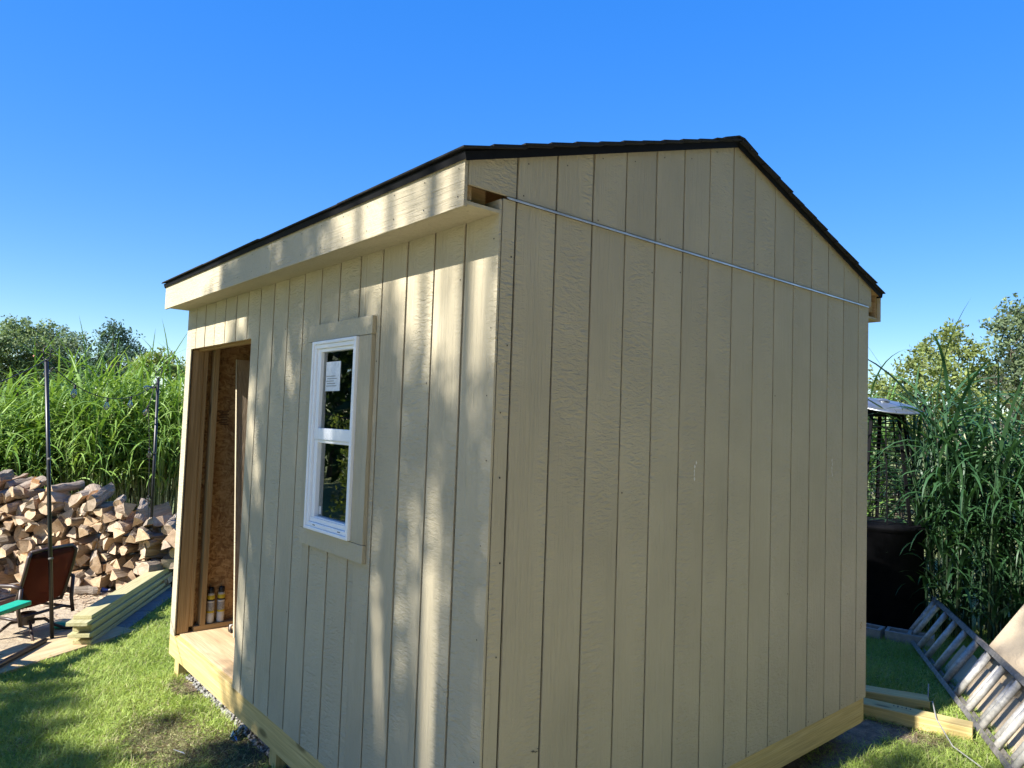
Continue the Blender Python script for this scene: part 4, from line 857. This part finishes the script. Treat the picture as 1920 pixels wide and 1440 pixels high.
tree('broadleaf_tree', 'leafless twiggy small tree at the right behind the reed clump', ground_at(1880, 17), bl(8, [(1870, 720, 34), (1895, 760, 36), (1860, 790, 30), (1905, 810, 30)], 17), .05, .06, (.11, .12, .07), 53, .35, 'trees behind the right fence', bare=.6)
hb = [(1560 + 42 * k, 800 + random.uniform(-12, 14), 34) for k in range(13)]
tree('hedge', 'dark hedge closing the lawn behind the right fence', ground_at(1800, 44), bl(9, hb, 44), .12, .2, (.04, .07, .025), 54, 1.0, 'trees behind the right fence', cat='hedge')
# trees behind the camera side that shade the front of the shed
SH = Vector((0, -1, math.tan(SUN_EL)))
def sh(x_, y_, z_, back): return (x_ + math.sin(SUN_AZ) * back, y_ - back, z_ + back * math.tan(SUN_EL))
shade = []
r_s = random.Random(5)
GAPS = [((-.09, 2.50), (-.26, 2.37), .115), ((-.09, 2.30), (-.09, 2.24), .05), ((-.54, 2.52), (-.56, 2.40), .05), ((-.22, 2.24), (-.22, 2.16), .05), ((-.40, 1.44), (-.37, 1.14), .075), ((-.27, .80), (-.19, .25), .12), ((-.75, .98), (-.79, .50), .06),
        ((-.93, 2.68), (-.92, 2.58), .05), ((-.62, 2.70), (-.66, 2.58), .06), ((-2.34, 1.90), (-2.26, 1.2), .04), ((-2.26, 1.2), (-2.30, .55), .04), ((-1.76, 2.25), (-1.74, 2.1), .04), ((-2.5, 2.72), (-2.52, 2.55), .05), ((-.03, 2.75), (-.03, 2.6), .06),
        ((-2.9, -.45), (-2.2, -.38), .10), ((-2.75, .32), (-2.45, .12), .10)]
def gapd(x_, z_):
    best = 9
    for (a, b, w_) in GAPS:
        ax_, az_, bx_, bz_ = *a, *b; dx_, dz_ = bx_ - ax_, bz_ - az_; t = max(0, min(1, ((x_ - ax_) * dx_ + (z_ - az_) * dz_) / (dx_ * dx_ + dz_ * dz_ + 1e-9))); best = min(best, math.hypot(x_ - ax_ - t * dx_, z_ - az_ - t * dz_) - w_)
    return best
zz = -1.6
while zz < 2.95:
    xx = -4.1 + r_s.uniform(0, .2)
    while xx < .35:
        x_, z_ = xx + r_s.uniform(-.07, .07), zz + r_s.uniform(-.07, .07); lim = -2.86 + .12 * math.sin(z_ * 5) if z_ > -.66 else -4.1
        rad = min(.20, gapd(x_, z_) - .02, x_ - lim)
        if rad > .07: shade.append((*sh(x_, 0, z_, 8.2 + r_s.uniform(-1.0, 1.0)), rad))
        xx += .20
    zz += .20
for (x_, y_, rad) in ((.75, 3.0, .30), (.30, 2.6, .20), (1.0, 3.7, .25), (.55, 4.3, .24), (.1, 4.9, .22), (-.5, 5.7, .45), (-.1, 6.3, .55), (.5, 6.2, .5), (-.9, 6.6, .45), (.9, 5.2, .4), (1.2, 4.4, .35)):
    shade.append((*sh(x_, y_, .1, y_ + 8.2 + r_s.uniform(-.6, .6)), rad))
tree('shade_tree', 'leafy shade tree standing behind the viewer in front of the shed', (-.2, -10.2, 0), shade, .17, .045, (.07, .13, .03), 61, 1.45, 'yard trees around the viewer', fork=(-.4, -9.4, 5.2))
for k, (x_, y_, h_, r0) in enumerate(((8.2, -7.0, 10.0, 2.2), (8.0, -3.2, 11.0, 2.3), (7.6, 0.6, 11.0, 2.3), (7.8, 4.3, 11.0, 2.3), (8.4, 8.0, 9.5, 2.2))):  # unseen tree row added to cut the skylight reaching the gable wall
    tree('yard_tree', '%s large leafy tree in the added unseen row right of the viewer' % ORD[k], (x_, y_, 0), [(x_, y_, h_ * .42, r0), (x_ - 1.2, y_, h_ * .72, r0), (x_ - .6, y_ + 1.0, h_ * .62, r0 * .9), (x_ + .3, y_ - 1.1, h_ * .66, r0 * .9), (x_, y_, h_ * .85, r0 * .8), (x_ - .5, y_ - .6, h_ * .25, r0 * .9), (x_ - .4, y_ + 1.4, h_ * .28, r0 * .8)], .2, .22, (.20, .23, .07), 70 + k, 1.3, 'yard trees around the viewer')
tree('yard_tree', 'sunlit yard tree left of the viewer mirrored in the window', (-9.5, -6.2, 0), [(-9.5, -6.2, 1.5, .9), (-9.9, -6.6, 2.2, .9), (-9.0, -5.7, 1.9, .7), (-9.6, -6.0, 2.9, .7), (-10.6, -6.8, 1.5, .9), (-8.6, -5.4, 1.0, .7), (-12, -9, 4, 1.6), (-13, -8, 5.5, 1.8), (-11, -9.5, 6, 1.6)], .14, .08, (.11, .16, .04), 62, .6, 'yard trees around the viewer')

for k, (x_, y_, h_) in enumerate(((-13.5, -7.5, 8.5), (-16.5, -11.5, 10), (-12.0, -11.0, 9), (-19, -9, 9.5))):
    tree('yard_tree', '%s dark dense tree in the group left of the viewer' % ORD[k], (x_, y_, 0), [(x_, y_, h_ * f_, 1.9) for f_ in (.2, .42, .62, .82)] + [(x_ - 1.1, y_ + .8, h_ * .5, 1.6), (x_ + 1.1, y_ - .8, h_ * .55, 1.6)], .2, .2, (.06, .10, .03), 90 + k, 1.2, 'yard trees around the viewer')
tree('bush', 'dark leafy bush behind the wire sides of the fireplace', ground_at(1680, 11.2), bl(10, [(1650, 830, 50), (1700, 850, 55), (1670, 920, 60), (1740, 930, 60), (1640, 980, 50), (1720, 1000, 60), (1790, 940, 50)], 11.2), .05, .055, (.05, .085, .03), 57, .8, 'trees behind the right fence', cat='bush')
tree('bush', 'sunlit garden bush left of the viewer mirrored in the upper pane', (-6.9, -3.5, 0), [(-6.9, -3.5, .7, .6), (-6.7, -3.4, 1.3, .5), (-6.95, -3.3, 1.75, .40), (-7.3, -3.6, 1.1, .5), (-6.5, -3.6, 1.9, .35), (-6.8, -3.4, 2.1, .25)], .05, .04, (.36, .42, .10), 63, 1.0, 'yard trees around the viewer', cat='bush')
# house roof showing between the far trees
hp = px(78, 700, 44); o = thing('far_house', 'far house with orange tiled roof peeping between the left trees', 'house', (hp.x, hp.y, 0))
hx, hy = hp.x, hp.y; M_WALLH = mat_plain('house_wall', (.5, .46, .4), .8); M_ROOFH = mat_plain('orange_roof', (.46, .20, .12), .8, var=.25, scale=8)
box_obj('wall', M_WALLH, o, hx - 3, hx + 1.0, hy - 1.0, hy + 1.0, 0, 3.6); MB().prism([(-1.25, 3.55), (1.25, 3.55), (0, 4.75)], hx - 3.3, hx + 1.2, lambda p, q, t: (t, hy + p, q)).build('roof', M_ROOFH, o)
box_obj('window', M_GLASS, o, hx + 1.0, hx + 1.03, hy - .5, hy + .3, 1.6, 2.8); box_obj('chimney', M_ROOFH, o, hx - 1.2, hx - .8, hy - .2, hy + .2, 4.4, 5.3)

# lawn blades
def in_poly(x_, y_, poly):
    c_ = np.zeros(len(x_), bool); n_ = len(poly)
    for i in range(n_):
        (x1_, y1_), (x2_, y2_) = poly[i], poly[(i + 1) % n_]
        c_ ^= ((y1_ > y_) != (y2_ > y_)) & (x_ < (x2_ - x1_) * (y_ - y1_) / (y2_ - y1_ + 1e-12) + x1_)
    return c_
def lawn(name, label, poly, dens, hmul=1.0, holes=(), dead=()):
    P = np.array(poly); lo, hi = P.min(0), P.max(0); n_ = int(dens * (hi - lo).prod()); x_ = rng.uniform(lo[0], hi[0], n_); y_ = rng.uniform(lo[1], hi[1], n_); k = in_poly(x_, y_, poly)
    for h_ in holes: k &= ~in_poly(x_, y_, h_)
    x_, y_ = x_[k], y_[k]; n_ = len(x_)
    pat = np.sin(x_ * 5.1 + 1.3 * np.sin(y_ * 4.0)) * .5 + np.sin(y_ * 7.3 + x_ * 2.2) * .5; pat2 = np.sin(x_ * 13 + 2 * np.sin(y_ * 9)) * np.sin(y_ * 15 + x_ * 4)
    dd = np.zeros(n_)
    for (cx, cy, rx, ry) in dead: dd = np.maximum(dd, np.exp(-(((x_ - cx) / rx) ** 2 + ((y_ - cy) / ry) ** 2) ** 2))
    h_ = np.clip(rng.normal(.044, .013, n_) * (1 + .12 * pat + .12 * pat2), .018, .1) * hmul * (1 - .55 * dd)
    az = rng.uniform(0, 6.283, n_); e0 = np.radians(rng.uniform(35, 88, n_) - 25 * dd); e1 = np.radians(rng.uniform(-70, 50, n_) - 25 * dd)
    g0, g1, st = np.array((.28, .39, .05)), np.array((.54, .63, .16)), np.array((.60, .52, .26)); t = np.clip(.5 + .22 * pat + .15 * pat2 + rng.normal(0, .25, n_), 0, 1)[:, None]; c_ = g0 + (g1 - g0) * t
    straw = (rng.uniform(0, 1, n_) < (.07 + .06 * (pat2 > .3) + .88 * dd)); c_[straw] = st * rng.uniform(.5, 1.15, (straw.sum(), 1)); br = straw & (dd > .3) & (rng.uniform(0, 1, n_) < .6); c_[br] = np.array((.16, .11, .06))
    V, F, pv = ribbons(np.stack([x_, y_, np.full(n_, .003)], 1), az, e0, e1, h_ * 1.15, rng.uniform(.0028, .0052, n_), 3, 1.0, rng.normal(0, .5, n_))
    return tag(np_obj(name, V, F, M_BLADE, None, np.repeat(c_, pv, 0)), label, 'grass', kind='stuff')
shed_fp = [(-3.72, .10), (.04, .10), (.06, 3.12), (-3.72, 3.12)]
lawn('lawn_grass', 'short sunlit lawn grass before the shed door', [(-4.22, -1.25), (-4.30, -.93), (-4.70, -.12), (-5.95, .66), (-7.2, 1.5), (-5.2, 2.2), (-3.6, 1.6), (-3.6, .10), (-1.3, .10), (-1.3, -1.9), (-3.2, -1.9)], 17000, 1.0, [shed_fp, [(-3.5, .07), (-1.9, .09), (-1.9, .2), (-3.5, .2)]], [(-2.52, -.30, .42, .24), (-2.15, -.05, .35, .16), (-3.3, .02, .18, .10)])
lawn('lawn_grass', 'lawn grass between the shed corner and the ladder', [(.06, 2.0), (1.9, 2.0), (2.4, 6.6), (-2.2, 6.9), (-2.2, 3.2), (-.6, 3.3), (-.1, 3.5), (.03, 3.3), (.06, 3.0)], 14000, 1.15, [shed_fp], [(.12, 3.45, .22, .16)])
# gravel under the shed edge
def stones():
    ico = [(0, 0, 1), (.894, 0, .447), (.276, .851, .447), (-.724, .526, .447), (-.724, -.526, .447), (.276, -.851, .447), (.724, .526, -.447), (-.276, .851, -.447), (-.894, 0, -.447), (-.276, -.851, -.447), (.724, -.526, -.447), (0, 0, -1)]
    fs = np.array([(0, 1, 2), (0, 2, 3), (0, 3, 4), (0, 4, 5), (0, 5, 1), (1, 6, 2), (2, 7, 3), (3, 8, 4), (4, 9, 5), (5, 10, 1), (6, 7, 2), (7, 8, 3), (8, 9, 4), (9, 10, 5), (10, 6, 1), (11, 7, 6), (11, 8, 7), (11, 9, 8), (11, 10, 9), (11, 6, 10)]); ico = np.array(ico)
    V, F, C_ = [], [], []; n_ = 2600
    for i in range(n_):
        p = np.array([rng.uniform(-3.6, -1.2), .085 + abs(rng.normal(0, .16)), rng.uniform(.006, .02)]); s_ = rng.uniform(.006, .016); V.append(p + ico * s_ * rng.uniform(.7, 1.25, (12, 3)) * np.array([1, 1, .7])); F.append(fs + 12 * i)
    o_ = np_obj('gravel', np.concatenate(V), np.concatenate(F), M_GRAVEL); tag(o_, 'grey gravel stones along the shed rim board', 'gravel', kind='stuff')
stones()
lawn('lawn_grass', 'thin worn grass on the bare dirt at the far shed corner', [(-.5, 3.1), (.05, 2.2), (.12, 3.0), (.2, 3.5), (.0, 3.7), (-.6, 3.6)], 3500, .9, [], [(-.1, 3.35, .3, .25)])
